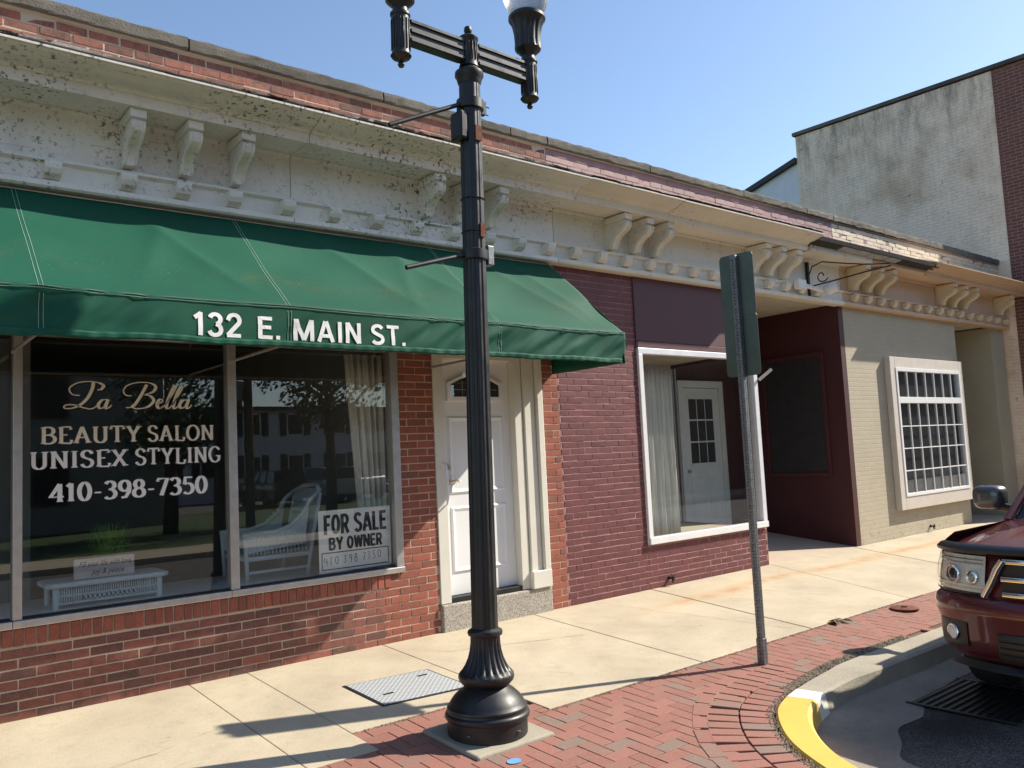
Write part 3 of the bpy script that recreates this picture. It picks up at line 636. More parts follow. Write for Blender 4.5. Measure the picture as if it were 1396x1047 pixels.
# soldier courses that follow the kerb round the corner
pts = []
for (ax, ay), (bx, by) in zip(INNER, INNER[1:]):
    L = math.hypot(bx - ax, by - ay)
    if L > 3: continue
    n = max(1, int(L / 0.02))
    for k in range(n): pts.append((ax + (bx - ax) * k / n, ay + (by - ay) * k / n, math.atan2(by - ay, bx - ax)))
acc = 0; last = None
for off, l, w, step in ((0.125, 0.2, 0.1, 0.106), (0.335, 0.2, 0.1, 0.106), (0.475, 0.1, 0.2, 0.206)):
    last = None
    for (x, y, a) in pts:
        nx, ny = math.sin(a), -math.cos(a); q = (x + nx * off, y + ny * off)
        if q[0] > 5.72: continue
        if last and math.hypot(q[0] - last[0], q[1] - last[1]) < step: continue
        last = q
        if slab_zone(*q) or not inside(*q): continue
        paver(q[0], q[1], l, w, a + math.pi / 2, 0.004)
lay(pv, None, 'paver', 300, 'paver_field')
# crumbled gravel joint along the kerb
gm = MB(); rg = random.Random(3)
for (x, y, a) in pts:
    for k in range(6 if x < 5.2 else 16):
        d = rg.uniform(0.0, 0.055 if x < 5.2 else 0.10); nx, ny = math.sin(a), -math.cos(a); r_ = rg.uniform(0.003, 0.008); px, py = x + nx * d + rg.uniform(-.01, .01), y + ny * d
        if not (1.0 < px < 7.2) or not inside(px, py): continue
        gm.lathe([(r_ * 0.5, -r_ * 0.5), (r_, 0), (r_ * 0.4, r_ * 0.8)], (px, py, S * py + 0.002), 5)
for k in range(1300):
    px = rg.uniform(2.5, 9.0); e = -1.67 if px < 3.6 else -2.165
    r_ = rg.uniform(0.002, 0.005); py = e - abs(rg.gauss(0, 0.012)) - 0.004
    gm.lathe([(r_ * 0.5, -r_ * 0.5), (r_, 0), (r_ * 0.4, r_ * 0.8)], (px, py, S * py + 0.002), 5)
tag(gm.build('joint_gravel', 'gravel'), 'loose grey grit along the kerb and slab edge', 'gravel', kind='stuff')
# kerb
kerb = bpy.data.objects.new('kerb', None); link(kerb, None, (5.0, -3.1, -0.16)); tag(kerb, 'concrete kerb curving round the corner, end painted yellow', kind='structure')
def kerb_piece(i0, i1, mat, grow=0.0):
    mb = MB(); secs = []
    for i in range(i0, i1 + 1):
        (ix, iy), (ox, oy) = INNER[i], OUTER[i]; d = Vector((ox - ix, oy - iy)); w = d.length; d.normalize(); zt = S * iy + 0.012 + grow
        pr = [(-grow, zt - 0.16), (-grow, zt - 0.012), (0.012, zt), (w - 0.03, zt - 0.008), (w - 0.008, zt - 0.025), (w + 0.02 + grow, zt - 0.20)]
        secs.append([(ix + d.x * a, iy + d.y * a, z) for a, z in pr])
    n = 6; mb.add([p for s_ in secs for p in s_], [(k * n + j, (k + 1) * n + j, (k + 1) * n + j + 1, k * n + j + 1) for k in range(len(secs) - 1) for j in range(n - 1)] + [tuple(range(n)), tuple(range((len(secs) - 1) * n, len(secs) * n))[::-1]])
    return mb.build('kerb_stone', mat, kerb)
def kidx(xv, ymax=-2):  # nearest index along the kerb to an x value (before the turn south)
    return min(range(len(INNER)), key=lambda i: abs(INNER[i][0] - xv) + (5 if INNER[i][1] < -4.4 else 0))
i57, i52, i50 = kidx(5.78), kidx(5.24), kidx(5.05)
kerb_piece(0, i57, 'kerb_concrete'); kerb_piece(i57, i52, 'kerb_concrete'); kerb_piece(i52, i50, 'white_paint', 0.002); kerb_piece(i50, len(INNER) - 1, 'yellow_paint', 0.001)
# gutter pan
gt = MB(); secs = []
for i in range(len(OUTER)):
    (ix, iy), (ox, oy) = INNER[i], OUTER[i]; d = Vector((ox - ix, oy - iy)).normalized(); w = 0.42 if ox < 5.6 else (0.42 - 0.2 * min(1, (ox - 5.6) / 1.0))
    w *= 1.15 + 0.06 * math.sin(i * 0.5); zt = S * iy
    secs.append([(ox - d.x * 0.02, oy - d.y * 0.02, max(zt - 0.128, ROADZ + 0.012)), (ox + d.x * w, oy + d.y * w, ROADZ + 0.004)])
gt.add([p for s_ in secs for p in s_], [(2 * k, 2 * k + 2, 2 * k + 3, 2 * k + 1) for k in range(len(secs) - 1)])
tag(gt.build('gutter', 'gutter_concrete'), kind='structure')
# storm drain grate in front of the car
dg_ = thing('storm_drain_grate', (6.3, -3.8, ROADZ), 'dark iron storm drain grate in the gutter under the car bumper', 'drain grate')
B('grate_pit', 'hole_black', dg_, 5.93, 6.73, -4.16, -3.48, ROADZ + 0.0095, ROADZ + 0.0115)
for k in range(12): B('grate_bar', 'dark_metal', dg_, 5.94, 6.72, -4.15 + k * 0.057, -4.123 + k * 0.057, ROADZ + 0.0125, ROADZ + 0.019, 0.002)
B('grate_rim', 'dark_metal', dg_, 5.91, 5.935, -4.18, -3.46, ROADZ + 0.0125, ROADZ + 0.021, 0.002); B('grate_rim', 'dark_metal', dg_, 6.725, 6.75, -4.18, -3.46, ROADZ + 0.0125, ROADZ + 0.021, 0.002)
# steel access cover in the pavement
cv = thing('access_cover', (3.25, -1.1, gz(-1.1)), 'grey diamond plate access cover set in the pavement', 'access cover')
mb = MB(); c = [(2.915, -1.37), (3.575, -1.43), (3.57, -0.895), (2.912, -0.83)]
mb.add([(x, y, S * y + 0.006) for x, y in c] + [(x, y, S * y + 0.014) for x, y in c], [(3, 2, 1, 0), (4, 5, 6, 7), (0, 1, 5, 4), (1, 2, 6, 5), (2, 3, 7, 6), (3, 0, 4, 7)]); mb.build('plate', 'diamond_plate', cv, bevel=0.003)
mb = MB(); c2 = [(2.895, -1.392), (3.596, -1.452), (3.59, -0.873), (2.892, -0.808)]
mb.add([(x, y, S * y + 0.0045) for x, y in c2] + [(x, y, S * y + 0.0075) for x, y in c2], [(3, 2, 1, 0), (4, 5, 6, 7), (0, 1, 5, 4), (1, 2, 6, 5), (2, 3, 7, 6), (3, 0, 4, 7)]); mb.build('frame', 'dark_metal', cv)
for (x, y) in ((3.05, -1.2), (3.46, -1.0)): B('lifting_slot', 'hole_black', cv, x - 0.04, x + 0.04, y - 0.012, y + 0.012, S * y + 0.0135, S * y + 0.0165)
# round valve cover and a scrap on the bricks
vc = thing('valve_cover', (8.22, -2.36, gz(-2.36)), 'round rusty valve cover lying in the brick paving by the slabs', 'valve cover')
MB().lathe([(0.13, 0.0), (0.135, 0.016), (0.12, 0.022), (0.0, 0.024)], (8.22, -2.36, gz(-2.36)), 24).build('lid', 'rust', vc, smooth=True)
MB().lathe([(0.03, 0.02), (0.03, 0.034), (0.0, 0.036)], (8.22, -2.36, gz(-2.36)), 10).build('boss', 'rust', vc, smooth=True)
lf = MB()
for k in range(9):
    a = random.uniform(0, 6.28); x, y = 7.25 + random.uniform(-0.09, 0.09), -2.21 + random.uniform(-0.05, 0.05); s_ = 0.06
    lf.add([(x + s_ * math.cos(a), y + s_ * math.sin(a), S * y + 0.012), (x + 0.03 * math.cos(a + 1.4), y + 0.03 * math.sin(a + 1.4), S * y + random.uniform(0.015, 0.045)), (x - s_ * math.cos(a), y - s_ * math.sin(a), S * y + 0.014), (x + 0.03 * math.cos(a - 1.4), y + 0.03 * math.sin(a - 1.4), S * y + random.uniform(0.012, 0.03))], [(0, 1, 2, 3)])
tag(lf.build('leaf_litter', 'dead_leaf'), 'small heap of dry brown leaves at the slab edge', 'leaves', kind='stuff')
tag(MB().add([(2.99 + 0.045 * math.cos(a), -2.665 + 0.035 * math.sin(a), S * (-2.665 + 0.035 * math.sin(a)) + 0.003) for a in [k * 0.4 for k in range(16)]], [tuple(range(16))]).build('paint_mark', 'blue_paint', sidewalk))

# ------------------------------------------------------------------ the row of shops
salon = thing('storefront_building', (2.0, 0, 0), 'one-storey red brick salon building behind the green awning', 'building')
purple = thing('storefront_building', (8.0, 0, 0), 'purple-painted brick shop with white-framed display window and recessed entry', 'building')
tan = thing('storefront_building', (14.0, 0, 0), 'tan-painted shop with gridded window under a peach cornice', 'building')
XS, XP, XM, XT, XE = -3.0, 5.91, 9.47, 11.72, 17.93
WY = 0.004                                     # wall cores stand behind the brick faces
# --- salon wall
wall_s = MB()
wall_s.box(XS, 3.95, WY, 0.25, -0.2, 0.605); wall_s.box(3.95, 4.32, WY, 0.25, -0.2, 3.6); wall_s.box(5.655, XP, WY, 0.25, -0.2, 3.6)
wall_s.box(XS, 3.95, WY, 0.25, 2.62, 3.6); wall_s.box(4.32, 5.655, WY, 0.25, 2.60, 3.6)
wall_s.box(XS, XP, WY, 0.25, 4.3, 4.885)
wall_s = wall_s.build('wall', 'mortar', salon)
br = []
brick_rows(0.25, 3.745, -0.06, 0.475, 0, 'brick_old', wall_s, br, depth=0.06, zoff=-0.01, relief=0.002)
brick_rows(3.745, 4.32, -0.06, 0.60, 0, 'brick_red', wall_s, br, depth=0.06, zoff=-0.01, bl=0.185, relief=0.003)
brick_rows(3.955, 4.32, 0.60, 2.6, 0, 'brick_red', wall_s, br, depth=0.06, zoff=-0.01, bl=0.20, relief=0.002, phase=0.2)
brick_rows(5.66, XP - 0.005, 0.0, 3.5, 0, 'brick_red', wall_s, br, depth=0.06, zoff=-0.01, bl=0.245, relief=0.002, joint=0.008)
x = 0.25
while x < 3.745:
    br.append((Vector((x + 0.033, 0.028 - 0.004, 0.535)), 0.058, 0.064, 0.112, 'brick_rowlock', wall_s, (0, 0, 0))); x += 0.0685
brick_rows(-0.4, XP - 0.01, 4.60, 4.884, 0, 'brick_parapet', wall_s, br, depth=0.06, zoff=-0.007, relief=0.004, joint=0.011)
lay(br, None, 'brick', 330)
B('foundation_strip', 'mortar', salon, XS, 4.315, -0.012, 0.05, -0.1, -0.004)
# --- salon shop window
win = MB()
def frame_bar(mb, x0, x1, z0, z1, y0=-0.018, y1=0.07): mb.box(x0, x1, y0, y1, z0, z1)
sw_root = MB().box(XS, 3.925, 0.0, 0.09, 2.565, 2.62).build('shop_window', 'aluminium', salon, bevel=0.004)
for (a, b) in ((-1.0, -0.94), (0.929, 0.985), (2.389, 2.458), (3.868, 3.945)): B('mullion', 'aluminium', sw_root, a, b, -0.016, 0.075, 0.648, 2.563, 0.004)
for (a, b) in ((XS, 0.929), (0.929, 2.389), (2.389, 3.945)):
    B('sill', 'aluminium', sw_root, a + 0.001, b - 0.001, -0.03, 0.085, 0.596, 0.646, 0.006)
    B('gasket', 'black_plastic', sw_root, a + 0.06, b - 0.01, 0.018, 0.05, 0.6465, 0.662)
panes = []
for (a, b) in ((-0.94, 0.929), (0.985, 2.389), (2.458, 3.868)):
    panes.append(MB().quad((a, 0.035, 0.65), (b, 0.035, 0.65), (b, 0.035, 2.563), (a, 0.035, 2.563)).build('pane', 'glass', sw_root))
LY = 0.031
script_text(1.255, 2.135, 2.045, 2.245, LY + 0.001, 'lettering', 'letter_shadow', sw_root, 0.006, -0.006)
tag(script_text(1.245, 2.125, 2.050, 2.250, LY - 0.002, 'lettering', 'gold_leaf', sw_root), 'gold script lettering La Bella')
def win_line(t, x0, x1, z0, z1, th=0.165, tn=0.075, tr=0.06):
    serif_text(t, x0 + 0.006, x1 + 0.006, z0 - 0.006, z1 - 0.006, LY + 0.001, 'lettering', 'letter_shadow', sw_root, th, tn, tr)
    return tag(serif_text(t, x0, x1, z0, z1, LY - 0.004, 'lettering', 'letter_cream' if z0 > 1.7 else 'letter_white', sw_root, th, tn, tr), 'window lettering ' + t)
win_line('BEAUTY', 1.095, 1.753, 1.812, 1.926); win_line('SALON', 1.798, 2.290, 1.812, 1.926); win_line('UNISEX', 1.035, 1.658, 1.640, 1.757); win_line('STYLING', 1.71, 2.345, 1.640, 1.757); win_line('410-398-7350', 1.15, 2.232, 1.408, 1.531, 0.20, 0.09)
# --- salon interior
B('floor', 'interior_floor', salon, XS, 5.9, 0.26, 6.0, -0.05, 0.02); B('ceiling', 'ceiling_dark', salon, XS, 5.9, 0.26, 6.0, 3.0, 3.1)
B('back_wall', 'dark_wall', salon, XS, 5.9, 6.0, 6.1, 0.0, 3.1); B('side_wall', 'dark_wall', salon, 4.05, 4.15, 0.26, 6.0, 0.02, 3.0); B('side_wall', 'dark_wall', salon, XS, XS + 0.1, 0.26, 6.0, 0.02, 3.0)
B('display_platform', 'white_vinyl', salon, XS + 0.1, 4.04, 0.10, 1.15, 0.50, 0.625, 0.006)
B('partition', 'dark_wall', salon, 1.35, 1.45, 2.6, 5.9, 0.02, 3.0); B('partition', 'dark_wall', salon, XS + .1, 1.35, 3.2, 3.3, 0.02, 3.0)
# --- salon door
dr = MB()
dr.box(4.325, 4.44, -0.01, 0.2, 0.25, 2.60); dr.box(4.44, 5.30, 0.03, 0.2, 2.53, 2.60); dr.box(5.30, 5.40, -0.005, 0.22, 0.25, 2.60)
door_frame = dr.build('door_frame', 'white_trim', salon, bevel=0.004)
MB().box(5.41, 5.56, -0.02, 0.15, 0.245, 2.6).build('pilaster', 'white_trim', salon, bevel=0.012); MB().box(5.565, 5.65, -0.05, 0.15, 0.25, 2.6).build('pilaster', 'white_trim', salon, bevel=0.012)
B('pilaster_base', 'white_trim', salon, 5.40, 5.652, -0.055, 0.1, 0.246, 0.42, 0.008)
B('granite_step', 'granite', salon, 4.323, 5.662, -0.035, 0.4, -0.1, 0.245, 0.012)
B('threshold', 'dark_metal', salon, 4.42, 5.31, 0.0, 0.2, 0.2465, 0.295, 0.004)
door = thing_door = MB().box(4.442, 5.298, 0.085, 0.13, 0.30, 2.528).build('door', 'door_white', salon)
def panel(x0, x1, z0, z1, parent, y=0.085, mat='door_white'):
    mb = MB(); d = 0.03
    o = [(x0, z0), (x1, z0), (x1, z1), (x0, z1)]; i1 = [(x0 + d * .6, z0 + d * .6), (x1 - d * .6, z0 + d * .6), (x1 - d * .6, z1 - d * .6), (x0 + d * .6, z1 - d * .6)]
    i2 = [(x0 + d * 1.6, z0 + d * 1.6), (x1 - d * 1.6, z0 + d * 1.6), (x1 - d * 1.6, z1 - d * 1.6), (x0 + d * 1.6, z1 - d * 1.6)]
    vs = [(a, y - 0.001, b) for a, b in o] + [(a, y - 0.013, b) for a, b in i1] + [(a, y - 0.003, b) for a, b in i2]
    mb.add(vs, [(k, (k + 1) % 4, 4 + (k + 1) % 4, 4 + k) for k in range(4)] + [(4 + k, 4 + (k + 1) % 4, 8 + (k + 1) % 4, 8 + k) for k in range(4)] + [(8, 9, 10, 11)])
    return mb.build('panel', mat, parent)
for (a, b) in ((4.535, 4.82), (4.92, 5.205)): panel(a, b, 0.50, 1.12, door); panel(a, b, 1.24, 1.98, door)
def arch(x0, x1, z0, z1, rise, n=12): return [(x0, z0), (x1, z0)] + [(x1 + (x0 - x1) * k / n, z1 + rise * math.sin(math.pi * k / n)) for k in range(n + 1)]
af = arch(4.535, 5.205, 2.13, 2.30, 0.10); ai = arch(4.572, 5.168, 2.168, 2.285, 0.09); n = len(af)
mb = MB(); mb.add([(a, 0.083, b) for a, b in af] + [(a, 0.062, b) for a, b in af] + [(a, 0.062, b) for a, b in ai] + [(a, 0.083, b) for a, b in ai],
       [(i, (i + 1) % n, n + (i + 1) % n, n + i) for i in range(n)] + [(n + i, n + (i + 1) % n, 2 * n + (i + 1) % n, 2 * n + i) for i in range(n)] + [(2 * n + i, 2 * n + (i + 1) % n, 3 * n + (i + 1) % n, 3 * n + i) for i in range(n)])
mb.build('fanlight_frame', 'door_white', door); MB().prism_y(ai, 0.074, 0.084).build('fanlight', 'board_black', door); MB().add([(a, 0.070, b) for a, b in ai], [tuple(range(n))]).build('pane', 'glass', door)
for k in range(1, 4): B('came', 'grey_flash', door, 4.572 + k * 0.149 - 0.004, 4.572 + k * 0.149 + 0.004, 0.0715, 0.0735, 2.175, 2.33)
B('came', 'grey_flash', door, 4.60, 5.14, 0.0712, 0.0732, 2.235, 2.243)
lk = MB().lathe([(0.0, -0.03), (0.026, -0.028), (0.032, 0.0)], (4.505, 0.083, 1.50), 14, axis='y').build('lock', 'brass', door, smooth=True)
lk = MB().lathe([(0.0, -0.02), (0.03, -0.016), (0.032, 0.0)], (4.505, 0.083, 1.355), 14, axis='y'); lk.tube([(4.505, 0.05, 1.355), (4.53, 0.035, 1.36), (4.58, 0.035, 1.37), (4.625, 0.04, 1.355)], 0.009); lk.build('handle', 'brass', door, smooth=True)
MB().tube([(4.40, -0.012, 1.54), (4.405, -0.05, 1.52), (4.41, -0.062, 1.40), (4.412, -0.062, 1.28), (4.41, -0.05, 1.16), (4.405, -0.012, 1.14)], [0.008, 0.011, 0.013, 0.013, 0.011, 0.008]).build('pull_handle', 'white_alu', door_frame, smooth=True)
# --- purple shop
wp = MB(); wp.box(XP, 7.165, WY - 0.0015, 0.25, -0.2, 3.6); wp.box(7.165, XM, WY - 0.0015, 0.25, -0.2, 0.495); wp.box(7.165, XM, WY, 0.25, 2.78, 3.6); wp.box(XP, XT, WY, 0.25, 4.3, 4.885)
wall_p = wp.build('wall', 'purple_mortar', purple); br = []
brick_rows(XP + 0.004, 7.162, -0.06, 3.6, 0, 'purple_paint', wall_p, br, depth=0.06, zoff=0.0, relief=0.0015, joint=0.007, bl=0.205)
brick_rows(7.162, XM - 0.004, -0.06, 0.495, 0, 'purple_paint', wall_p, br, depth=0.06, zoff=0.0, relief=0.0015, joint=0.007, bl=0.205)
lav = []
brick_rows(XP + 0.0, XT - 0.01, 4.60, 4.884, 0, 'lavender_paint', wall_p, br, depth=0.06, zoff=-0.007, relief=0.004, joint=0.006)
lay(br, None, 'brick', 330)
B('sign_panel', 'purple_panel', purple, 7.172, XM, -0.012, 0.05, 2.83, 3.585, 0.004); B('panel_trim', 'purple_panel', purple, 7.172, XM, -0.02, 0.05, 2.755, 2.826, 0.004)
B('conduit', 'purple_panel', purple, 7.157, 7.169, -0.016, 0.01, 2.76, 3.585, 0.003)
dw = MB().box(7.165, XM - 0.02, -0.03, 0.07, 2.68, 2.75).build('display_window', 'white_alu', purple, bevel=0.005)
B('frame', 'white_vinyl', dw, 7.165, 7.235, -0.03, 0.07, 0.575, 2.678, 0.005); B('frame', 'white_alu', dw, 9.375, XM - 0.01, -0.03, 0.07, 0.575, 2.678, 0.005); B('sill', 'white_vinyl', dw, 7.165, XM - 0.01, -0.045, 0.07, 0.497, 0.573, 0.005)
MB().quad((7.235, 0.02, 0.573), (9.375, 0.02, 0.573), (9.375, 0.02, 2.678), (7.235, 0.02, 2.678)).build('pane', 'glass', dw)
SG0, SG1 = (9.41, 0.08), (9.66, 1.62)       # side glass towards the recess
MB().quad((SG0[0], SG0[1], 0.573), (SG1[0], SG1[1], 0.573), (SG1[0], SG1[1], 2.75), (SG0[0], SG0[1], 2.75)).build('pane', 'glass', dw)
for dx in (0.0, 0.045, 0.10): B('corner_post', 'aluminium', dw, 9.615 + dx, 9.645 + dx, 1.60 - dx * 0.3, 1.63 - dx * 0.3, 0.50, 2.75, 0.003)
B('display_floor', 'slab', purple, 7.17, 9.40, 0.255, 1.7, 0.42, 0.50); MB().prism_z([(9.40, 0.26), (9.44, 0.26), (9.70, 1.66), (9.40, 1.66)], 0.0, 0.5).build('display_base', 'purple_paint', purple)
B('display_ceiling', 'soffit_paint', purple, 7.0, 9.7, 0.255, 4.0, 2.80, 2.9)
B('display_back', 'soffit_paint', purple, 7.0, 9.60, 3.9, 4.0, 0, 2.8); B('display_side', 'soffit_paint', purple, 6.95, 7.05, 0.255, 4.0, 0, 2.8); B('display_floor', 'interior_floor', purple, 7.05, 9.6, 1.7, 3.9, -0.05, 0.02)
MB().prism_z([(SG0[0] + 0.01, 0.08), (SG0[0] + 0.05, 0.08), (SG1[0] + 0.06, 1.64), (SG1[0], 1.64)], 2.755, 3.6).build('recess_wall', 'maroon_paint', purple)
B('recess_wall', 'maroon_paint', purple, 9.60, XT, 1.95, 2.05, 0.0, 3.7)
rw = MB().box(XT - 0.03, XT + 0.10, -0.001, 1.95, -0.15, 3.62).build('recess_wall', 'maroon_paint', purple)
nb = B('notice_board', 'board_black', purple, XT - 0.055, XT - 0.031, 0.34, 1.32, 1.10, 2.86, 0.004)
for (a, b, c, d) in ((0.28, 1.38, 2.861, 2.93), (0.28, 1.38, 1.03, 1.099), (0.28, 0.339, 1.10, 2.86), (1.321, 1.38, 1.10, 2.86)): B('board_frame', 'maroon_paint', nb, XT - 0.075, XT - 0.031, a, b, c, d, 0.004)
MB().quad((9.43, 0.0, 0.0), (XT - 0.02, 0.0, 0.0), (XT - 0.02, 1.95, 0.20), (9.43, 1.95, 0.20)).build('recess_floor', 'entry_floor', purple)
B('recess_soffit', 'soffit_paint', purple, 9.40, XT + 0.02, -0.04, 1.98, 3.625, 3.68)
# inner entrance door
ey = 1.9
ent = B('entry_door', 'door_grey', purple, 10.24, 11.16, ey, ey + 0.045, 0.21, 2.50)
MB().box(10.13, 10.235, ey - 0.03, ey + 0.05, 0.2, 2.62).box(11.165, 11.27, ey - 0.03, ey + 0.05, 0.2, 2.62).box(10.235, 11.165, ey - 0.03, ey + 0.05, 2.51, 2.62).build('door_frame', 'door_grey', ent, bevel=0.005)
for i in range(3):
    for j in range(3): B('pane', 'board_black', ent, 10.40 + i * 0.205, 10.40 + i * 0.205 + 0.185, ey - 0.004, ey + 0.01, 1.32 + j * 0.345, 1.32 + j * 0.345 + 0.32)
B('window_trim', 'door_grey', ent, 10.36, 11.04, ey - 0.012, ey - 0.001, 1.27, 1.305); B('window_trim', 'door_grey', ent, 10.36, 11.04, ey - 0.012, ey - 0.001, 2.345, 2.38)
panel(10.34, 10.66, 0.36, 1.10, ent, ey - 0.001, 'door_grey'); panel(10.74, 11.06, 0.36, 1.10, ent, ey - 0.001, 'door_grey')
MB().lathe([(0.0, -0.06), (0.028, -0.05), (0.028, -0.03), (0.012, -0.02), (0.012, 0.0)], (10.30, ey, 1.2), 12, axis='y').build('knob', 'brass', ent, smooth=True)
# --- tan shop
wall_t = B('wall', 'tan_wall', tan, XT, 15.67, 0.0, 0.25, -0.15, 3.62)
parapet_t = B('parapet', 'lavender_mortar', tan, XT, XE, WY, 0.25, 4.3, 4.885)
br = []
brick_rows(XT, XE - 0.01, 4.60, 4.884, 0, 'cream_paint', parapet_t, br, depth=0.06, zoff=-0.007, relief=0.004, joint=0.006)
lay(br, None, 'brick', 300)
tw = MB(); tx0, tx1, tz0, tz1 = 12.96, 15.60, 0.43, 2.86; YT = -0.10
tw.box(tx0, tx0 + 0.16, YT, -0.003, tz0, tz1); tw.box(tx1 - 0.14, tx1, YT, -0.003, tz0, tz1); tw.box(tx0 + 0.16, tx1 - 0.14, YT, -0.003, tz1 - 0.17, tz1); tw.box(tx0 + 0.16, tx1 - 0.14, YT, -0.003, tz0, tz0 + 0.20)
gw = tw.build('gridded_window', 'window_trim', tan, bevel=0.004)
gx0, gx1, gz0, gz1 = tx0 + 0.16, tx1 - 0.14, tz0 + 0.20, tz1 - 0.17; zt = 2.15
for (a, b, c, d) in ((gx0, gx0 + 0.055, gz0, gz1), (gx1 - 0.05, gx1, gz0, gz1), (gx0 + 0.055, gx1 - 0.05, gz1 - 0.06, gz1), (gx0 + 0.055, gx1 - 0.05, gz0, gz0 + 0.05), (gx0 + 0.055, gx1 - 0.05, zt - 0.035, zt + 0.065)): B('sash', 'white_vinyl', gw, a, b, YT - 0.012, -0.02, c, d, 0.004)
for k in range(1, 7):
    xm = gx0 + 0.055 + (gx1 - gx0 - 0.105) * k / 7; B('muntin', 'white_vinyl', gw, xm - 0.007, xm + 0.007, YT - 0.004, YT + 0.014, gz0 + 0.05, zt - 0.035); B('muntin', 'white_vinyl', gw, xm - 0.007, xm + 0.007, YT - 0.004, YT + 0.014, zt + 0.065, gz1 - 0.06)
for k in range(1, 4):
    zm = gz0 + 0.05 + (zt - 0.1 - gz0) * k / 4; B('muntin', 'white_vinyl', gw, gx0 + 0.055, gx1 - 0.05, YT - 0.0036, YT + 0.0136, zm - 0.008, zm + 0.008)
MB().quad((gx0, YT + 0.015, gz0), (gx1, YT + 0.015, gz0), (gx1, YT + 0.015, gz1), (gx0, YT + 0.015, gz1)).build('pane', 'glass', gw)
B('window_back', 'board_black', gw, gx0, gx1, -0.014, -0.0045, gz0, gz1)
B('recess_wall', 'tan_smooth', tan, 15.672, XE, 1.5, 1.6, 0.0, 3.62); B('recess_wall', 'tan_smooth', tan, 15.55, 15.669, 0.26, 1.5, 0.0, 3.62)
B('pilaster', 'tan_smooth', tan, 17.30, XE - 0.005, 0.02, 1.5, -0.1, 3.60); B('recess_soffit', 'soffit_paint', tan, 15.5, XE - 0.003, 0.0, 1.6, 3.625, 3.68); B('recess_floor', 'entry_floor', tan, 15.67, 17.30, 0.0, 1.5, -0.1, 0.003)
# --- hose taps low on the walls
for own, x in ((purple, 7.48), (tan, 14.05)):
    mb = MB().lathe([(0.022, 0.0), (0.022, -0.02), (0.012, -0.022), (0.012, -0.06), (0.02, -0.062), (0.02, -0.08), (0.0, -0.081)], (x, 0.0, 0.09), 10, axis='y'); mb.tube([(x, -0.05, 0.09), (x, -0.06, 0.06), (x, -0.065, 0.04)], 0.011); mb.box(x - 0.03, x + 0.03, -0.075, -0.06, 0.118, 0.124); mb.box(x - 0.005, x + 0.005, -0.073, -0.062, 0.10, 0.12)
    mb.build('hose_tap', 'dark_metal', own, smooth=True)
# --- cornice
def cornice(own, x0, x1, mat, bmat, brk, dents, broken=None, boards=3):
    n = max(1, round((x1 - x0) / boards)); e = (x1 - x0) / n
    for i in range(n):
        a, b = x0 + i * e + 0.003, x0 + (i + 1) * e - 0.003; j = random.uniform(-0.006, 0.006)
        MB().prism_x([(0.05, 3.585), (-0.10, 3.585), (-0.115, 3.60), (-0.115, 3.635), (-0.075, 3.655), (-0.075, 3.765), (-0.115, 3.78), (-0.115, 3.80), (-0.055, 3.815), (-0.055, 4.16), (-0.085, 4.185), (0.05, 4.185)], a, b).build('frieze', mat, own)
        if broken and a > broken[0] - 1.0 and a < broken[1] - 0.5: continue
        MB().prism_x([(0.05, 4.19), (-0.40, 4.186 + j), (-0.405, 4.176 + j), (-0.43, 4.176 + j), (-0.435, 4.250 + j), (-0.455, 4.254 + j), (-0.462, 4.266 + j), (-0.480, 4.276 + j), (-0.52, 4.279 + j), (-0.565, 4.287 + j), (-0.605, 4.303 + j), (-0.655, 4.318 + j), (-0.668, 4.328 + j), (-0.695, 4.329 + j), (-0.697, 4.343 + j), (0.05, 4.41)], a, b).build('crown_moulding', mat, own)
    for x in brk: bracket(own, x, bmat)
    for x in dents:
        MB().prism_x([(-0.074, 3.766), (-0.168, 3.766), (-0.176, 3.745), (-0.170, 3.715), (-0.150, 3.682), (-0.115, 3.662), (-0.074, 3.655)], x - 0.055, x + 0.055).build('dentil', bmat, own, bevel=0.004)
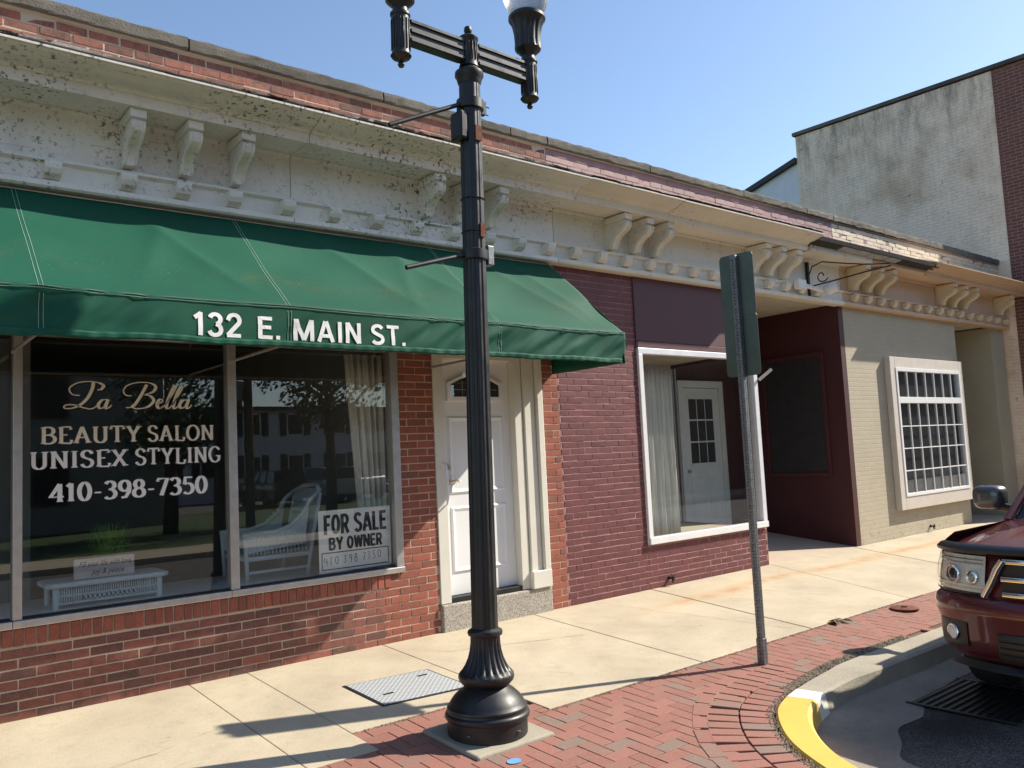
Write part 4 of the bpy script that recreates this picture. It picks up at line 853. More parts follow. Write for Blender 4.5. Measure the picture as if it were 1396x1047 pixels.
def bracket(own, x, mat, w=0.10):
    prof = [(-0.055, 4.180), (-0.385, 4.180), (-0.385, 4.105), (-0.372, 4.098), (-0.385, 4.085), (-0.392, 4.055), (-0.375, 4.020), (-0.335, 3.992), (-0.285, 3.972), (-0.235, 3.945), (-0.195, 3.905), (-0.172, 3.860), (-0.165, 3.825), (-0.055, 3.820)]
    fr0 = prof[3:13]; back = []
    for q, p in enumerate(fr0):
        a_ = fr0[max(q - 1, 0)]; c_ = fr0[min(q + 1, len(fr0) - 1)]; dx, dz = c_[0] - a_[0], c_[1] - a_[1]; L_ = math.hypot(dx, dz); back.append((p[0] - dz / L_ * 0.045, p[1] + dx / L_ * 0.045))
    b = MB().prism_x(fr0 + back[::-1], x - w / 2, x + w / 2).build('bracket', mat, own, bevel=0.005)
    MB().prism_x([(-0.056, 4.178), (-0.37, 4.178), (-0.36, 4.05), (-0.31, 4.015), (-0.22, 3.975), (-0.16, 3.90), (-0.14, 3.83), (-0.056, 3.822)], x - w * 0.34, x + w * 0.34).build('web', mat, b)
    B('cap', mat, b, x - w / 2 - 0.006, x + w / 2 + 0.006, -0.398, -0.06, 4.108, 4.1755, 0.006)
    # raised fillets on the front face and a scroll on each cheek
    fr = prof[4:13]; mb = MB()
    for sx in (-1, 1): mb.tube([(x + sx * (w / 2 - 0.012), p[0] - 0.003, p[1]) for p in fr], 0.011, 6)
    mb.build('fillet', mat, b, smooth='all')
    mb = MB()
    for sx in (-1, 1):
        sp = [(x + sx * (w * 0.34 + 0.003), -0.315 + (0.055 - 0.0055 * k) * math.cos(k * 0.62 + 2.4), 4.055 + (0.050 - 0.005 * k) * math.sin(k * 0.62 + 2.4)) for k in range(9)]
        sp = [(x + sx * (w * 0.34 + 0.003), -0.15, 3.90), (x + sx * (w * 0.34 + 0.003), -0.20, 3.965), (x + sx * (w * 0.34 + 0.003), -0.27, 4.005)] + sp[::-1][:0] + [(x + sx * (w * 0.34 + 0.003), -0.345, 4.03)] + sp
        mb.tube(sp, 0.010, 6)
    mb.build('scroll', mat, b, smooth='all'); return b
cornice(salon, XS, XP, 'white_cornice', 'white_cornice', [1.645, 2.05, 2.452, 4.25, 4.62, 4.99], [0.30, 0.72, 1.145, 1.64, 2.03, 2.43, 2.88, 3.30, 3.72, 4.14, 4.56, 4.98, 5.38, 5.78])
cornice(purple, XP + 0.002, XT, 'cream_cornice', 'cream_cornice', [6.73, 7.10, 7.46, 9.40, 9.75, 10.13], [6.16 + 0.4 * k for k in range(13)], broken=(10.0, 11.72), boards=1.45)
cornice(tan, XT + 0.002, XE - 0.004, 'peach_cornice', 'peach_bracket', [11.98, 12.40, 12.80, 14.95, 15.40, 15.85, 17.45], [12.0 + 0.41 * k for k in range(15)], broken=(11.7, 13.9), boards=2.07)
# what is left of the crown where it has rotted away
MB().prism_x([(0.05, 4.19), (-0.40, 4.186), (-0.40, 4.25), (0.05, 4.33)], 10.36, 12.1).build('soffit_board', 'cream_cornice', purple)
MB().prism_x([(-0.402, 4.19), (-0.43, 4.19), (-0.43, 4.268), (-0.402, 4.268)], 10.36, 12.05).build('fascia_board', 'white_cornice', purple)
MB().prism_x([(0.05, 4.33), (-0.41, 4.262), (-0.585, 4.29), (-0.60, 4.345), (0.05, 4.43)], 9.30 + 0.97, 13.92).build('rotten_rafters', 'rotten_wood', purple)
MB().prism_x([(0.05, 4.19), (-0.36, 4.186), (-0.42, 4.22), (-0.42, 4.262), (0.05, 4.33)], 12.102, 13.9).build('soffit_board', 'peach_cornice', tan)
MB().prism_x([(-0.44, 4.262), (-0.56, 4.285), (-0.57, 4.297), (-0.44, 4.272)], 11.0, 12.7).build('flashing', 'grey_flash', purple)
# parapet flashing, coping stones
for own, x0, x1 in ((salon, XS, XP - 0.003), (purple, XP, XT - 0.003), (tan, XT, XE - 0.004)):
    MB().prism_x([(0.0, 4.60), (-0.012, 4.60), (-0.66, 4.362), (-0.65, 4.357), (0.0, 4.56)], x0, x1 if own is not purple else 10.25).build('flashing', 'rotten_flash', own) if own is not tan else MB().prism_x([(0.0, 4.60), (-0.012, 4.60), (-0.66, 4.362), (-0.65, 4.357), (0.0, 4.56)], 13.93, x1).build('flashing', 'pale_paint', own)
    if own is not tan:
        re_ = random.Random(int(x0 * 3) + 1); xe = 10.22 if own is purple else x1; mb = MB(); n_ = int((xe - x0) / 0.05)
        for q in range(n_ + 1):
            xx = x0 + (xe - x0) * q / n_; h_ = 4.352 + 0.012 * noise.noise(Vector((xx * 2.1, 0, 1))) + re_.uniform(0, 0.006); t_ = max(0.002, 0.008 + 0.016 * noise.noise(Vector((xx * 1.3, 5, 1))) + re_.uniform(-0.003, 0.003))
            mb.v += [(xx, -0.700, h_), (xx, -0.705, h_ + t_), (xx, -0.62, h_ + t_ + 0.02), (xx, -0.62, h_ + 0.01)]
        mb.f += [(q * 4 + k, q * 4 + (k + 1) % 4, q * 4 + 4 + (k + 1) % 4, q * 4 + 4 + k) for q in range(n_) for k in range(4)]; mb.build('drip_edge', 'rotten_flash' if own is salon else 'rotten_wood', own)
    x = x0; rj = random.Random(int(x0 * 7))
    while x < x1 - 0.05:
        L = min(rj.uniform(1.5, 1.9), x1 - x); L = x1 - x if x1 - x - L < 0.5 else L; t = rj.uniform(-0.006, 0.006)
        n_ = max(3, int(L / 0.07)); pr = [(-0.040, 4.894), (-0.046, 4.905), (-0.046, 4.955), (-0.044, 4.978 + t), (-0.034, 4.992 + t), (0.0, 5.000 + t), (0.36, 5.02 + t), (0.36, 4.91), (0.0, 4.894)]; mb = MB(); m_ = len(pr)
        for q in range(n_ + 1):
            xx = x + 0.007 + (L - 0.014) * q / n_; mb.v += [(xx, p[0] + rj.gauss(0, 0.0028), p[1] + (rj.gauss(0, 0.0030) if p[1] > 4.90 else 0)) for p in pr]
        mb.f += [(q * m_ + k, q * m_ + (k + 1) % m_, (q + 1) * m_ + (k + 1) % m_, (q + 1) * m_ + k) for q in range(n_) for k in range(m_)] + [tuple(range(m_)), tuple(range(n_ * m_, (n_ + 1) * m_))]
        mb.build('coping_stone', 'coping', own)
        x += L
    B('coping_bed', 'mortar', own, x0, x1, -0.012, 0.30, 4.880, 4.8935); B('roof', 'roofing', own, x0, x1, 0.25, 8.0, 4.42, 4.5); B('rear_wall', 'mortar', own, x0, x1, 7.8, 8.0, -0.2, 4.42)
    B('loft_ceiling', 'roofing', own, x0, x1, 0.1, 0.30, 3.70, 4.30)
B('end_wall', 'mortar', salon, XS - 0.1, XS, 0.0, 8.0, -0.2, 4.88)
# sign scroll bracket, junction box and floodlight on the cornice
ib = thing('iron_sign_bracket', (10.80, -0.06, 3.9), 'black wrought iron scroll bracket without its sign, on the cornice', 'sign bracket')
mb = MB().box(10.78, 10.82, -0.10, -0.058, 3.62, 4.14); mb.build('back_plate', 'dark_metal', ib)
mb = MB(); mb.tube([(10.80, -0.1, 3.78), (10.80, -0.5, 3.80), (10.80, -0.95, 3.83), (10.80, -1.3, 3.84)], 0.010, 6); mb.build('bar', 'dark_metal', ib)
mb = MB().tube([(10.80, -0.1, 3.95), (10.80, -0.16, 4.06), (10.80, -0.32, 4.10), (10.80, -0.6, 4.02), (10.80, -0.95, 3.93), (10.80, -1.28, 3.87)], 0.009, 6); mb.build('brace', 'dark_metal', ib, smooth=True)
mb = MB().tube([(10.80, -0.30 + (0.10 - 0.008 * k) * math.cos(k * 0.6 + 3.6), 3.90 + (0.10 - 0.008 * k) * math.sin(k * 0.6 + 3.6)) for k in range(11)], 0.009, 6); mb.build('scroll', 'dark_metal', ib, smooth=True)
fl = thing('floodlight', (10.98, -0.12, 3.78), 'white floodlight with conduit box on the cornice above the entry', 'floodlight')
B('junction_box', 'white_vinyl', fl, 10.36, 10.56, -0.20, -0.117, 3.70, 3.84, 0.01)
mb = MB().tube([(10.56, -0.16, 3.77), (10.75, -0.165, 3.75), (10.95, -0.19, 3.72)], 0.03, 10); mb.build('conduit', 'white_vinyl', fl, smooth=True)
mb = MB().lathe([(0.03, 0.0), (0.075, 0.02), (0.085, 0.10), (0.085, 0.16), (0.07, 0.162), (0.06, 0.13)], (0, 0, 0), 18)
hd = mb.build('lamp_head', 'white_vinyl', fl, smooth=True); hd.location = Vector((11.0, -0.21, 3.72)) - ORIGIN[fl.name]; hd.rotation_euler = (rad(70), 0, rad(50))
# small broken stick of conduit by the display window
MB().tube([(9.47, -0.05, 2.42), (9.60, -0.16, 2.55)], 0.022, 8).build('conduit_stub', 'white_trim', purple)

# --- tall building at the end of the row
tb = thing('tall_building', (24, 2, 0), 'tall brick building with whitewashed stained side wall at the end of the row', 'building')
XW = XE + 0.03
MB().prism_x([(-1.0, -0.2), (4.185, -0.2), (4.185, 8.95), (-1.0, 8.83)], XW, 36).build('wall', 'tall_brick', tb)
MB().prism_x([(-0.23, 0.0), (4.18, 0.0), (4.18, 8.93), (-0.23, 8.83)], XW - 0.015, XW + 0.01).build('whitewash', 'tall_painted', tb)
B('front_wall', 'tall_brick_front', tb, XW + 0.02, 36, -1.012, -0.99, -0.15, 8.8)
mb = MB().prism_x([(-1.06, 8.84), (4.24, 8.96), (4.24, 9.04), (-1.06, 8.92)], XW - 0.06, 36.1); mb.build('coping', 'coping', tb)
MB().prism_x([(4.2, 0), (9.5, 0), (9.5, 6.9), (4.2, 8.30)], XW + 0.02, 34).build('rear_wing', 'siding', tb)
MB().prism_x([(4.19, 8.42), (10.0, 6.88), (10.0, 6.74), (4.19, 8.30)], XW - 0.10, 34.2).build('rear_roof', 'shingle', tb)

# ------------------------------------------------------------------ awning
AX0, AX1, AD, AZT, AZS, AZB = -2.6, 5.84, 1.045, 3.60, 2.695, 2.405
aw = thing('awning', (2.0, -0.5, 2.4), 'long green fabric awning with the white street address on its valance', 'awning')
SEAMS = [-0.80, 0.92, 2.45, 4.32]
def rib_sag(x):
    e = sorted([AX0] + SEAMS + [AX1])
    for a, b in zip(e, e[1:]):
        if a <= x <= b:
            t = (x - a) / (b - a); return math.sin(math.pi * t)
    return 0
def canopy(u_, v_):
    x = AX0 + (AX1 - AX0) * u_; y = -AD * v_; z = AZT + (AZS - AZT) * v_; sg = rib_sag(x); mid = math.sin(math.pi * min(1, v_ * 1.02))
    w = noise.noise(Vector((x * 0.9 + v_ * 1.4, v_ * 0.8, 3.1))) * 0.040 + noise.noise(Vector((x * 1.9 + v_ * 2.8, v_ * 0.5, 8.1))) * 0.026 * (0.4 + v_)
    for x0_, k_, a_ in ((-0.2, 0.9, 0.05), (0.55, -0.7, 0.03), (1.55, 0.8, 0.05), (1.95, -0.5, 0.035), (3.0, 0.7, 0.055), (3.55, 0.95, 0.04), (3.95, -0.4, 0.03), (4.75, 0.8, 0.045), (5.2, 0.5, 0.04)):
        e_ = x - (x0_ + k_ * v_); w += a_ * (math.exp(-abs(e_) / 0.16) - 0.35 * math.exp(-abs(e_) / 0.5))
    z += (-0.035 * sg + w) * mid - 0.010 * sg * v_
    return (x, y, z)
MB().grid(canopy, 260, 30).build('canopy', 'awning_green', aw, smooth='all', thick=0.003)
def val_y(x, z):
    t = (AZS - z) / (AZS - AZB); e = min(abs(x - q) for q in SEAMS + [AX0, AX1]); pull = 0.018 * math.exp(-e * 4); q_ = max(0.0, min(1.0, (abs(x - 2.58) - 0.80) / 0.25)); lt = 0.30 + 0.70 * q_ if x > 1.4 else 1.0
    f = noise.noise(Vector((x * 5.5 + t * 2.2, t * 1.1, 1.7))) * 0.034 * lt + noise.noise(Vector((x * 12 + t * 4.5, t * 1.6, 5.2))) * 0.016 * lt + math.sin(x * 26 + t * 6) * 0.004 * math.exp(-e * 3) * lt
    return -AD - 0.010 + f * (0.35 + 0.65 * math.sin(math.pi * min(1, t * 0.8 + 0.1))) + pull * t
def valance(u_, v_):
    x = AX0 + (AX1 - AX0) * u_; zt = canopy(u_, 1.0)[2]; zb = AZB + 0.012 * noise.noise(Vector((x * 2.2, 0, 0))) + 0.006 * noise.noise(Vector((x * 9, 4, 0)))
    z = zt + (zb - zt) * v_; return (x, val_y(x, z), z)
vl = MB().grid(valance, 520, 16).build('valance', 'awning_green', aw, smooth='all', thick=0.003)
hm = MB().grid(lambda u_, v_: (lambda p: (p[0], p[1] - 0.0045 - 0.002 * math.sin(p[0] * 60), p[2]))(valance(u_, 0.86 + 0.155 * v_)), 520, 3).build('hem', 'awning_green', aw, smooth='all', thick=0.002)
def end_panel(u_, v_):
    y = -AD * u_; zt = AZT + (AZS - AZT) * u_; zb = AZB
    return (AX1 + 0.006 * math.sin(u_ * 9 + v_ * 4), y, zt + (zb - zt) * v_)
MB().grid(end_panel, 24, 16).build('end_panel', 'awning_green', aw, smooth='all', thick=0.003)
MB().grid(lambda u_, v_: (AX0, -AD * u_, (AZT + (AZS - AZT) * u_) * (1 - v_) + AZB * v_), 4, 4).build('end_panel', 'awning_green', aw, thick=0.003)
for q in SEAMS:
    for d in (-0.012, 0.012):
        uu = (q + d - AX0) / (AX1 - AX0); mb = MB().tube([Vector(canopy(uu, v / 14)) + Vector((0, -0.001, 0.002)) for v in range(15)] + [Vector(valance(uu, v / 6)) + Vector((0, -0.003, 0)) for v in range(1, 7)], 0.0022, 4); mb.build('seam', 'thread', aw)
for d in (0.0, 0.016):
    MB().tube([Vector((canopy(k / 300, 1.0)[0], min(valance(k / 300, 0.0)[1], valance(k / 300, 0.08)[1]) - 0.006, canopy(k / 300, 1.0)[2] + 0.003 - d)) for k in range(301)], 0.0026, 4).build('seam', 'thread', aw)
for z_, y_ in ((AZS - 0.02, -AD + 0.03), (AZB + 0.02, -AD + 0.035), (AZT - 0.03, -0.03)): MB().tube([(AX0 + 0.02, y_, z_), (AX1 - 0.02, y_, z_)], 0.013, 8).build('frame_rail', 'aluminium', aw)
for q in SEAMS: MB().tube([(q, -0.03, AZT - 0.05), (q, -AD + 0.04, AZS - 0.04)], 0.012, 8).build('frame_rib', 'aluminium', aw); MB().tube([(q, -0.03, AZB + 0.03), (q, -AD + 0.04, AZB + 0.03)], 0.012, 8).build('frame_rib', 'aluminium', aw)
for t, a, b in (('132', 1.782, 2.105), ('E.', 2.215, 2.385), ('MAIN', 2.475, 3.005), ('ST.', 3.085, 3.392)):
    tag(sans_text(t, a, b, 2.452, 2.603, 0.030, lambda px, pz, k: (px, val_y(px, pz) - 0.005 - k * 0.0002, pz), 'lettering', 'letter_white', aw), 'white awning lettering ' + t)

# ------------------------------------------------------------------ street lamp
LX, LY_ = 3.135, -2.235; LZ = gz(LY_)
lamp = thing('street_lamp', (LX, LY_, LZ), 'black cast iron street lamp with fluted post and two globe arms', 'street lamp')
def LP(mb, name, smooth=True, mat='lamp_black', parent=None, **kw): return mb.build(name, mat, parent or lamp, local=True, smooth=smooth, **kw)
LP(MB().lathe([(0.246, 0.0), (0.246, 0.105), (0.258, 0.112), (0.262, 0.128), (0.256, 0.142), (0.246, 0.148), (0.244, 0.160), (0.248, 0.166), (0.246, 0.176), (0.236, 0.184), (0.228, 0.20), (0.205, 0.232), (0.172, 0.262), (0.146, 0.280), (0.128, 0.300)], (0, 0, 0), 48), 'base')
LP(MB().lathe([(0.128, 0.296), (0.150, 0.305), (0.168, 0.325), (0.174, 0.345), (0.170, 0.362), (0.158, 0.378), (0.152, 0.382), (0.130, 0.415), (0.112, 0.455), (0.100, 0.500), (0.094, 0.545), (0.092, 0.590)], (0, 0, 0), 96, flute=(0.372, 0.56, 20, 0.10)), 'pedestal')
LP(MB().lathe([(0.092, 0.588), (0.106, 0.594), (0.110, 0.608), (0.106, 0.622), (0.092, 0.630), (0.084, 0.636)], (0, 0, 0), 40), 'collar')
sp = [(0.082, 0.634), (0.080, 1.2), (0.077, 2.2), (0.074, 3.2), (0.070, 4.18)]
LP(MB().lathe(sp, (0, 0, 0), 128, flute=(0.64, 4.17, 12, 0.09)), 'post')
LP(MB().lathe([(0.072, 4.14), (0.080, 4.16), (0.084, 4.18), (0.096, 4.20), (0.094, 4.225), (0.070, 4.24), (0.066, 4.25)], (0, 0, 0), 32), 'neck')
def holder(x, fin_up):
    h = LP(MB().lathe([(0.02, 4.255), (0.066, 4.262), (0.062, 4.275), (0.060, 4.285), (0.060, 4.44), (0.066, 4.448), (0.068, 4.462), (0.054, 4.474), (0.022, 4.49), (0.012, 4.495)], (x, 0, 0), 28), 'arm_hub')
    for k in range(8):
        a = 2 * math.pi * k / 8 + 0.39; cx, cy = x + 0.0605 * math.cos(a), 0.0605 * math.sin(a)
        mb = MB(); tx, ty = -math.sin(a) * 0.011, math.cos(a) * 0.011; nx, ny = math.cos(a) * 0.004, math.sin(a) * 0.004
        for sgn in (-1, 1): mb.tube([(cx + tx * sgn, cy + ty * sgn, 4.30), (cx + tx * sgn, cy + ty * sgn, 4.425)], 0.004, 5)
        LP(mb, 'hub_moulding', parent=h, smooth='all')
    return h
holder(0.0, True)
LP(MB().lathe([(0.010, 4.49), (0.024, 4.505), (0.028, 4.523), (0.022, 4.543), (0.0, 4.552)], (0, 0, 0), 16), 'finial')
for sx in (-1, 1):
    mb = MB().box(sx * 0.055, sx * 0.475, -0.030, 0.030, 4.285, 4.435); a_ = LP(mb, 'arm', smooth=False, bevel=0.004)
    for zc in (4.300, 4.360, 4.420): LP(MB().box(sx * 0.06, sx * 0.47, -0.040, 0.040, zc - 0.011, zc + 0.011), 'arm_rail', smooth=False, parent=a_, bevel=0.003)
    ax = sx * 0.525
    LP(MB().lathe([(0.0, 4.110), (0.016, 4.116), (0.022, 4.130), (0.016, 4.146), (0.012, 4.150), (0.020, 4.158), (0.056, 4.172), (0.066, 4.186), (0.058, 4.196), (0.056, 4.205), (0.056, 4.44), (0.064, 4.448), (0.064, 4.462), (0.050, 4.47), (0.046, 4.50)], (ax, 0, 0), 28), 'lamp_holder')
    for k in range(8):
        a = 2 * math.pi * k / 8 + 0.39; cx, cy = ax + 0.0565 * math.cos(a), 0.0565 * math.sin(a); mb = MB(); tx, ty = -math.sin(a) * 0.010, math.cos(a) * 0.010
        for sgn in (-1, 1): mb.tube([(cx + tx * sgn, cy + ty * sgn, 4.22), (cx + tx * sgn, cy + ty * sgn, 4.42)], 0.004, 5)
        LP(mb, 'holder_moulding', smooth='all')
    LP(MB().lathe([(0.046, 4.495), (0.060, 4.515), (0.078, 4.53), (0.092, 4.545), (0.094, 4.56), (0.092, 4.60), (0.096, 4.66), (0.108, 4.72), (0.124, 4.755), (0.132, 4.765), (0.132, 4.785), (0.118, 4.80), (0.10, 4.805)], (ax, 0, 0), 96, flute=(4.56, 4.75, 12, 0.10)), 'lamp_bowl')
    LP(MB().lathe([(0.10, 4.80), (0.135, 4.84), (0.165, 4.92), (0.175, 5.01), (0.16, 5.11), (0.12, 5.20), (0.07, 5.26), (0.03, 5.28)], (ax, 0, 0), 32), 'globe', mat='globe_glass')
    LP(MB().lathe([(0.07, 5.25), (0.05, 5.29), (0.02, 5.31), (0.02, 5.35), (0.0, 5.37)], (ax, 0, 0), 16), 'globe_cap')
# banner rods with their clamps, speaker box
def rod(z0, z1, ang, L, name):
    d = Vector((math.cos(ang), math.sin(ang), 0)); p0 = d * 0.06; mb = MB().tube([p0 + Vector((0, 0, z0)), d * L + Vector((0, 0, z1))], 0.015, 10); LP(mb, name)
    LP(MB().lathe([(0.080, z0 - 0.035), (0.090, z0 - 0.03), (0.090, z0 + 0.03), (0.080, z0 + 0.035)], (0, 0, 0), 24), 'rod_clamp')
    mb = MB().box(0.075, 0.12, -0.02, 0.02, z0 - 0.04, z0 + 0.05); mb.tube([(0.10, 0, z0 + 0.025), (0.16, 0, z0 + 0.025)], 0.004, 6); mb.tube([(0.09, 0, z0 - 0.03), (0.15, 0, z0 - 0.03)], 0.004, 6); LP(mb, 'clamp_bolt', smooth=False)
rod(4.00, 3.72, rad(180), 0.62, 'banner_rod'); rod(2.99, 2.84, rad(182), 0.53, 'banner_rod')
LP(MB().box(-0.125, -0.065, -0.06, 0.06, 3.74, 3.93), 'cable_box', smooth=False, bevel=0.015)
LP(MB().box(0.075, 0.125, -0.05, 0.02, 2.93, 3.06), 'bracket_box', smooth=False, mat='galvanised', bevel=0.006)
for z_ in (3.36, 3.14): LP(MB().lathe([(0.074, z_ - 0.004), (0.082, z_), (0.074, z_ + 0.004)], (0, 0, 0), 20), 'band', mat='dark_metal')
LP(MB().box(-0.02, 0.03, -0.0815, -0.070, 3.74, 3.84), 'rust_patch', mat='rust', smooth=False); LP(MB().box(0.0, 0.035, -0.080, -0.065, 3.10, 3.19), 'rust_patch', mat='rust', smooth=False)
for a in (3.6, 4.9): LP(MB().lathe([(0.012, 0), (0.012, 0.006), (0.0, 0.007)], (0.25 * math.cos(a), 0.25 * math.sin(a), 0.055), 8), 'base_bolt', mat='galvanised')
lamp.rotation_euler = (0, rad(1.15), 0)
cl = MB(); c = [(LX - 0.29, LY_ - 0.29), (LX + 0.29, LY_ - 0.29), (LX + 0.29, LY_ + 0.29), (LX - 0.29, LY_ + 0.29)]
cl.add([(x, y, S * y - 0.05) for x, y in c] + [(x, y, S * y + 0.018) for x, y in c], [(3, 2, 1, 0), (4, 5, 6, 7), (0, 1, 5, 4), (1, 2, 6, 5), (2, 3, 7, 6), (3, 0, 4, 7)])
tag(cl.build('lamp_footing', 'collar', bevel=0.012), 'square concrete footing under the street lamp', 'footing')

# ------------------------------------------------------------------ sign post seen from behind
PX, PY = 5.61, -2.51; PZ = gz(PY)
sp_ = thing('sign_post', (PX, PY, PZ), 'perforated steel sign post with two sign plates seen from behind', 'sign post')
def SPB(name, mat, x0, x1, y0, y1, z0, z1, bevel=0.002, parent=None): return MB().box(x0, x1, y0, y1, z0, z1).build(name, mat, parent or sp_, local=True, bevel=bevel)
post = SPB('post', 'galvanised', -0.025, 0.025, -0.025, 0.025, 0.0, 3.22, 0.004); SPB('base_sleeve', 'galvanised', -0.030, 0.030, -0.030, 0.030, 0.0, 0.20, 0.004)
mb = MB()
for k in range(125):
    z_ = 0.03 + k * 0.0254; e = 0.0255 if z_ > 0.2 else 0.0305
    mb.add([(-e - 0.0006, 0.0055 * math.cos(a), z_ + 0.0055 * math.sin(a)) for a in [q * math.pi / 4 for q in range(8)]], [tuple(range(8))])
    mb.add([(0.0055 * math.cos(a), -e - 0.0006, z_ + 0.0055 * math.sin(a)) for a in [q * math.pi / 4 for q in range(8)]], [tuple(range(8))])
mb.build('punched_holes', 'hole_black', sp_, local=True, kind='stuff')
def sign_plate(z0, z1, x, w=0.152):
    pl = []; r_ = 0.035
    for (cx, cz, a0) in ((w - r_, z1 - r_, 0), (-w + r_, z1 - r_, 90), (-w + r_, z0 + r_, 180), (w - r_, z0 + r_, 270)): pl += [(cx + r_ * math.cos(rad(a0 + k * 18)), cz + r_ * math.sin(rad(a0 + k * 18))) for k in range(6)]
    p = MB().prism_x(pl, x, x + 0.003).build('sign_plate', 'sign_back', sp_, local=True)
    return p
sign_plate(2.73, 3.235, 0.027); sign_plate(2.245, 2.745, 0.032)
mb = MB()
for z_ in (3.16, 2.80, 2.68, 2.30): SPB('bolt', 'galvanised', -0.034, -0.025, -0.008, 0.008, z_ - 0.008, z_ + 0.008)
sp_.rotation_euler = (rad(0.2), rad(-0.4), rad(4))

# ------------------------------------------------------------------ things in the salon window
fs = thing('for_sale_sign', (3.5, 0.09, 0.66), 'white and black FOR SALE BY OWNER card standing in the salon window', 'sign')
card = B('card', 'sign_white', fs, 3.163, 3.858, 0.060, 0.064, 0.668, 1.188)
for t, a, b, c, d, w_ in (('FOR', 3.215, 3.445, 0.985, 1.150, 0.030), ('SALE', 3.500, 3.815, 0.985, 1.150, 0.030), ('BY', 3.255, 3.385, 0.852, 0.957, 0.023), ('OWNER', 3.425, 3.765, 0.852, 0.957, 0.023)):
    tag(sans_text(t, a, b, c, d, w_, lambda px, pz, k: (px, 0.0585 - k * 0.00006, pz), 'lettering', 'sign_black', fs), 'black card lettering ' + t)
for (a, b, c, d) in ((3.185, 3.83, 0.690, 0.697), (3.185, 3.83, 0.828, 0.835), (3.185, 3.191, 0.697, 0.828), (3.824, 3.83, 0.697, 0.828)): B('border', 'sign_black', fs, a, b, 0.0575, 0.0595, c, d)
HW = {'4': [[(0.1, 0.9), (0.05, 0.45), (0.5, 0.45)], [(0.4, 0.8), (0.38, 0.05)]], '1': [[(0.25, 0.95), (0.2, 0.0)]], '0': [arc(0.28, 0.5, 0.2, 0.42, 90, 450, 12)], '3': [[(0.1, 0.9), (0.4, 0.85), (0.22, 0.55), (0.42, 0.3), (0.1, 0.05)]], '9': [arc(0.28, 0.7, 0.16, 0.2, 0, 360, 10), [(0.44, 0.7), (0.36, 0.0)]], '8': [arc(0.28, 0.74, 0.14, 0.2, 90, 450, 10), arc(0.28, 0.26, 0.18, 0.26, 90, 450, 10)], '7': [[(0.08, 0.9), (0.46, 0.9), (0.2, 0.0)]], '5': [[(0.44, 0.92), (0.14, 0.92), (0.12, 0.55), (0.4, 0.45), (0.36, 0.1), (0.08, 0.05)]], ' ': []}
mb = MB(); cx = 3.205; k_ = 0
for ch in '410 398 7350':
    for st in HW[ch]: k_ += 1; ribbon(mb, [(cx + a * 0.07, 0.725 + b * 0.075 + (cx - 3.2) * 0.03) for a, b in st], lambda dx, dy, t: 0.0055, lambda a, b, k: (a, 0.0585 - k * 0.00004, b), k_)
    cx += 0.050 if ch != ' ' else 0.030
mb.build('handwriting', 'ink', fs, recalc=False)
# wicker table, plaque, plant
wt = thing('wicker_table', (1.62, 0.55, 0.625), 'white wicker table just inside the left salon window', 'table')
MB().prism_z([(1.20 + 0.05 * math.cos(a), 0.0) for a in ()] or [(1.19, 0.40), (1.23, 0.36), (2.00, 0.36), (2.05, 0.40), (2.05, 0.72), (2.00, 0.76), (1.23, 0.76), (1.19, 0.72)], 0.775, 0.812).build('table_top', 'wicker', wt, bevel=0.014)
for (x, y) in ((1.26, 0.41), (1.98, 0.41), (1.26, 0.71), (1.98, 0.71)): MB().tube([(x, y, 0.626), (x, y, 0.775)], 0.022, 10).build('leg', 'wicker', wt, smooth=True)
mb = MB()
for k in range(44): mb.tube([(1.285 + k * 0.0158, 0.405, 0.77), (1.285 + k * 0.0158, 0.405, 0.715 if 9 < k < 34 else 0.66)], 0.0055, 5)
for k in range(10, 34, 2):
    x = 1.285 + k * 0.0158; mb.tube([(x, 0.402, 0.715), (x + 0.0316, 0.402, 0.665)], 0.0045, 5); mb.tube([(x + 0.0316, 0.408, 0.715), (x, 0.408, 0.665)], 0.0045, 5)
mb.tube([(1.28, 0.405, 0.715), (1.97, 0.405, 0.715)], 0.007, 6); mb.tube([(1.28, 0.405, 0.66), (1.97, 0.405, 0.66)], 0.009, 6); mb.build('apron', 'wicker', wt, smooth='all')
pq = thing('word_plaque', (1.60, 0.44, 0.812), 'small white plaque with script words on the wicker table', 'plaque')
B('board', 'plaque', pq, 1.385, 1.805, 0.43, 0.455, 0.816, 0.965, 0.004)
text_mesh('Fill your life with love,', 1.42, 1.785, 0.892, 0.945, 0.428, 'lettering', 'sign_black', pq, bold=0.0, shear=0.35, thick=0.001); text_mesh('joy & peace', 1.50, 1.73, 0.833, 0.882, 0.428, 'lettering', 'sign_black', pq, bold=0.0, shear=0.35, thick=0.001)
pp = thing('potted_plant', (1.66, 0.60, 0.812), 'green grassy pot plant behind the plaque on the wicker table', 'plant')
MB().lathe([(0.07, 0.814), (0.09, 0.90), (0.095, 0.905), (0.08, 0.905), (0.0, 0.90)], (1.66, 0.60, 0), 16).build('pot', 'plaque', pp, smooth=True)
mb = MB(); rg = random.Random(11)
for k in range(900):
    a = rg.uniform(0, 6.28); r0 = rg.uniform(0, 0.075); L = rg.uniform(0.10, 0.33); lean = rg.uniform(0.02, 0.17); p = Vector((1.66 + r0 * math.cos(a), 0.60 + r0 * math.sin(a), 0.895)); d = Vector((math.cos(a), math.sin(a), 0)); t = Vector((-d.y, d.x, 0)) * 0.004
    m1 = p + d * lean * 0.4 + Vector((0, 0, L * 0.6)); e = p + d * lean + Vector((0, 0, L)); mb.add([p - t, p + t, m1 + t, m1 - t, e], [(0, 1, 2, 3), (3, 2, 4)])
mb.build('foliage', 'fern', pp)
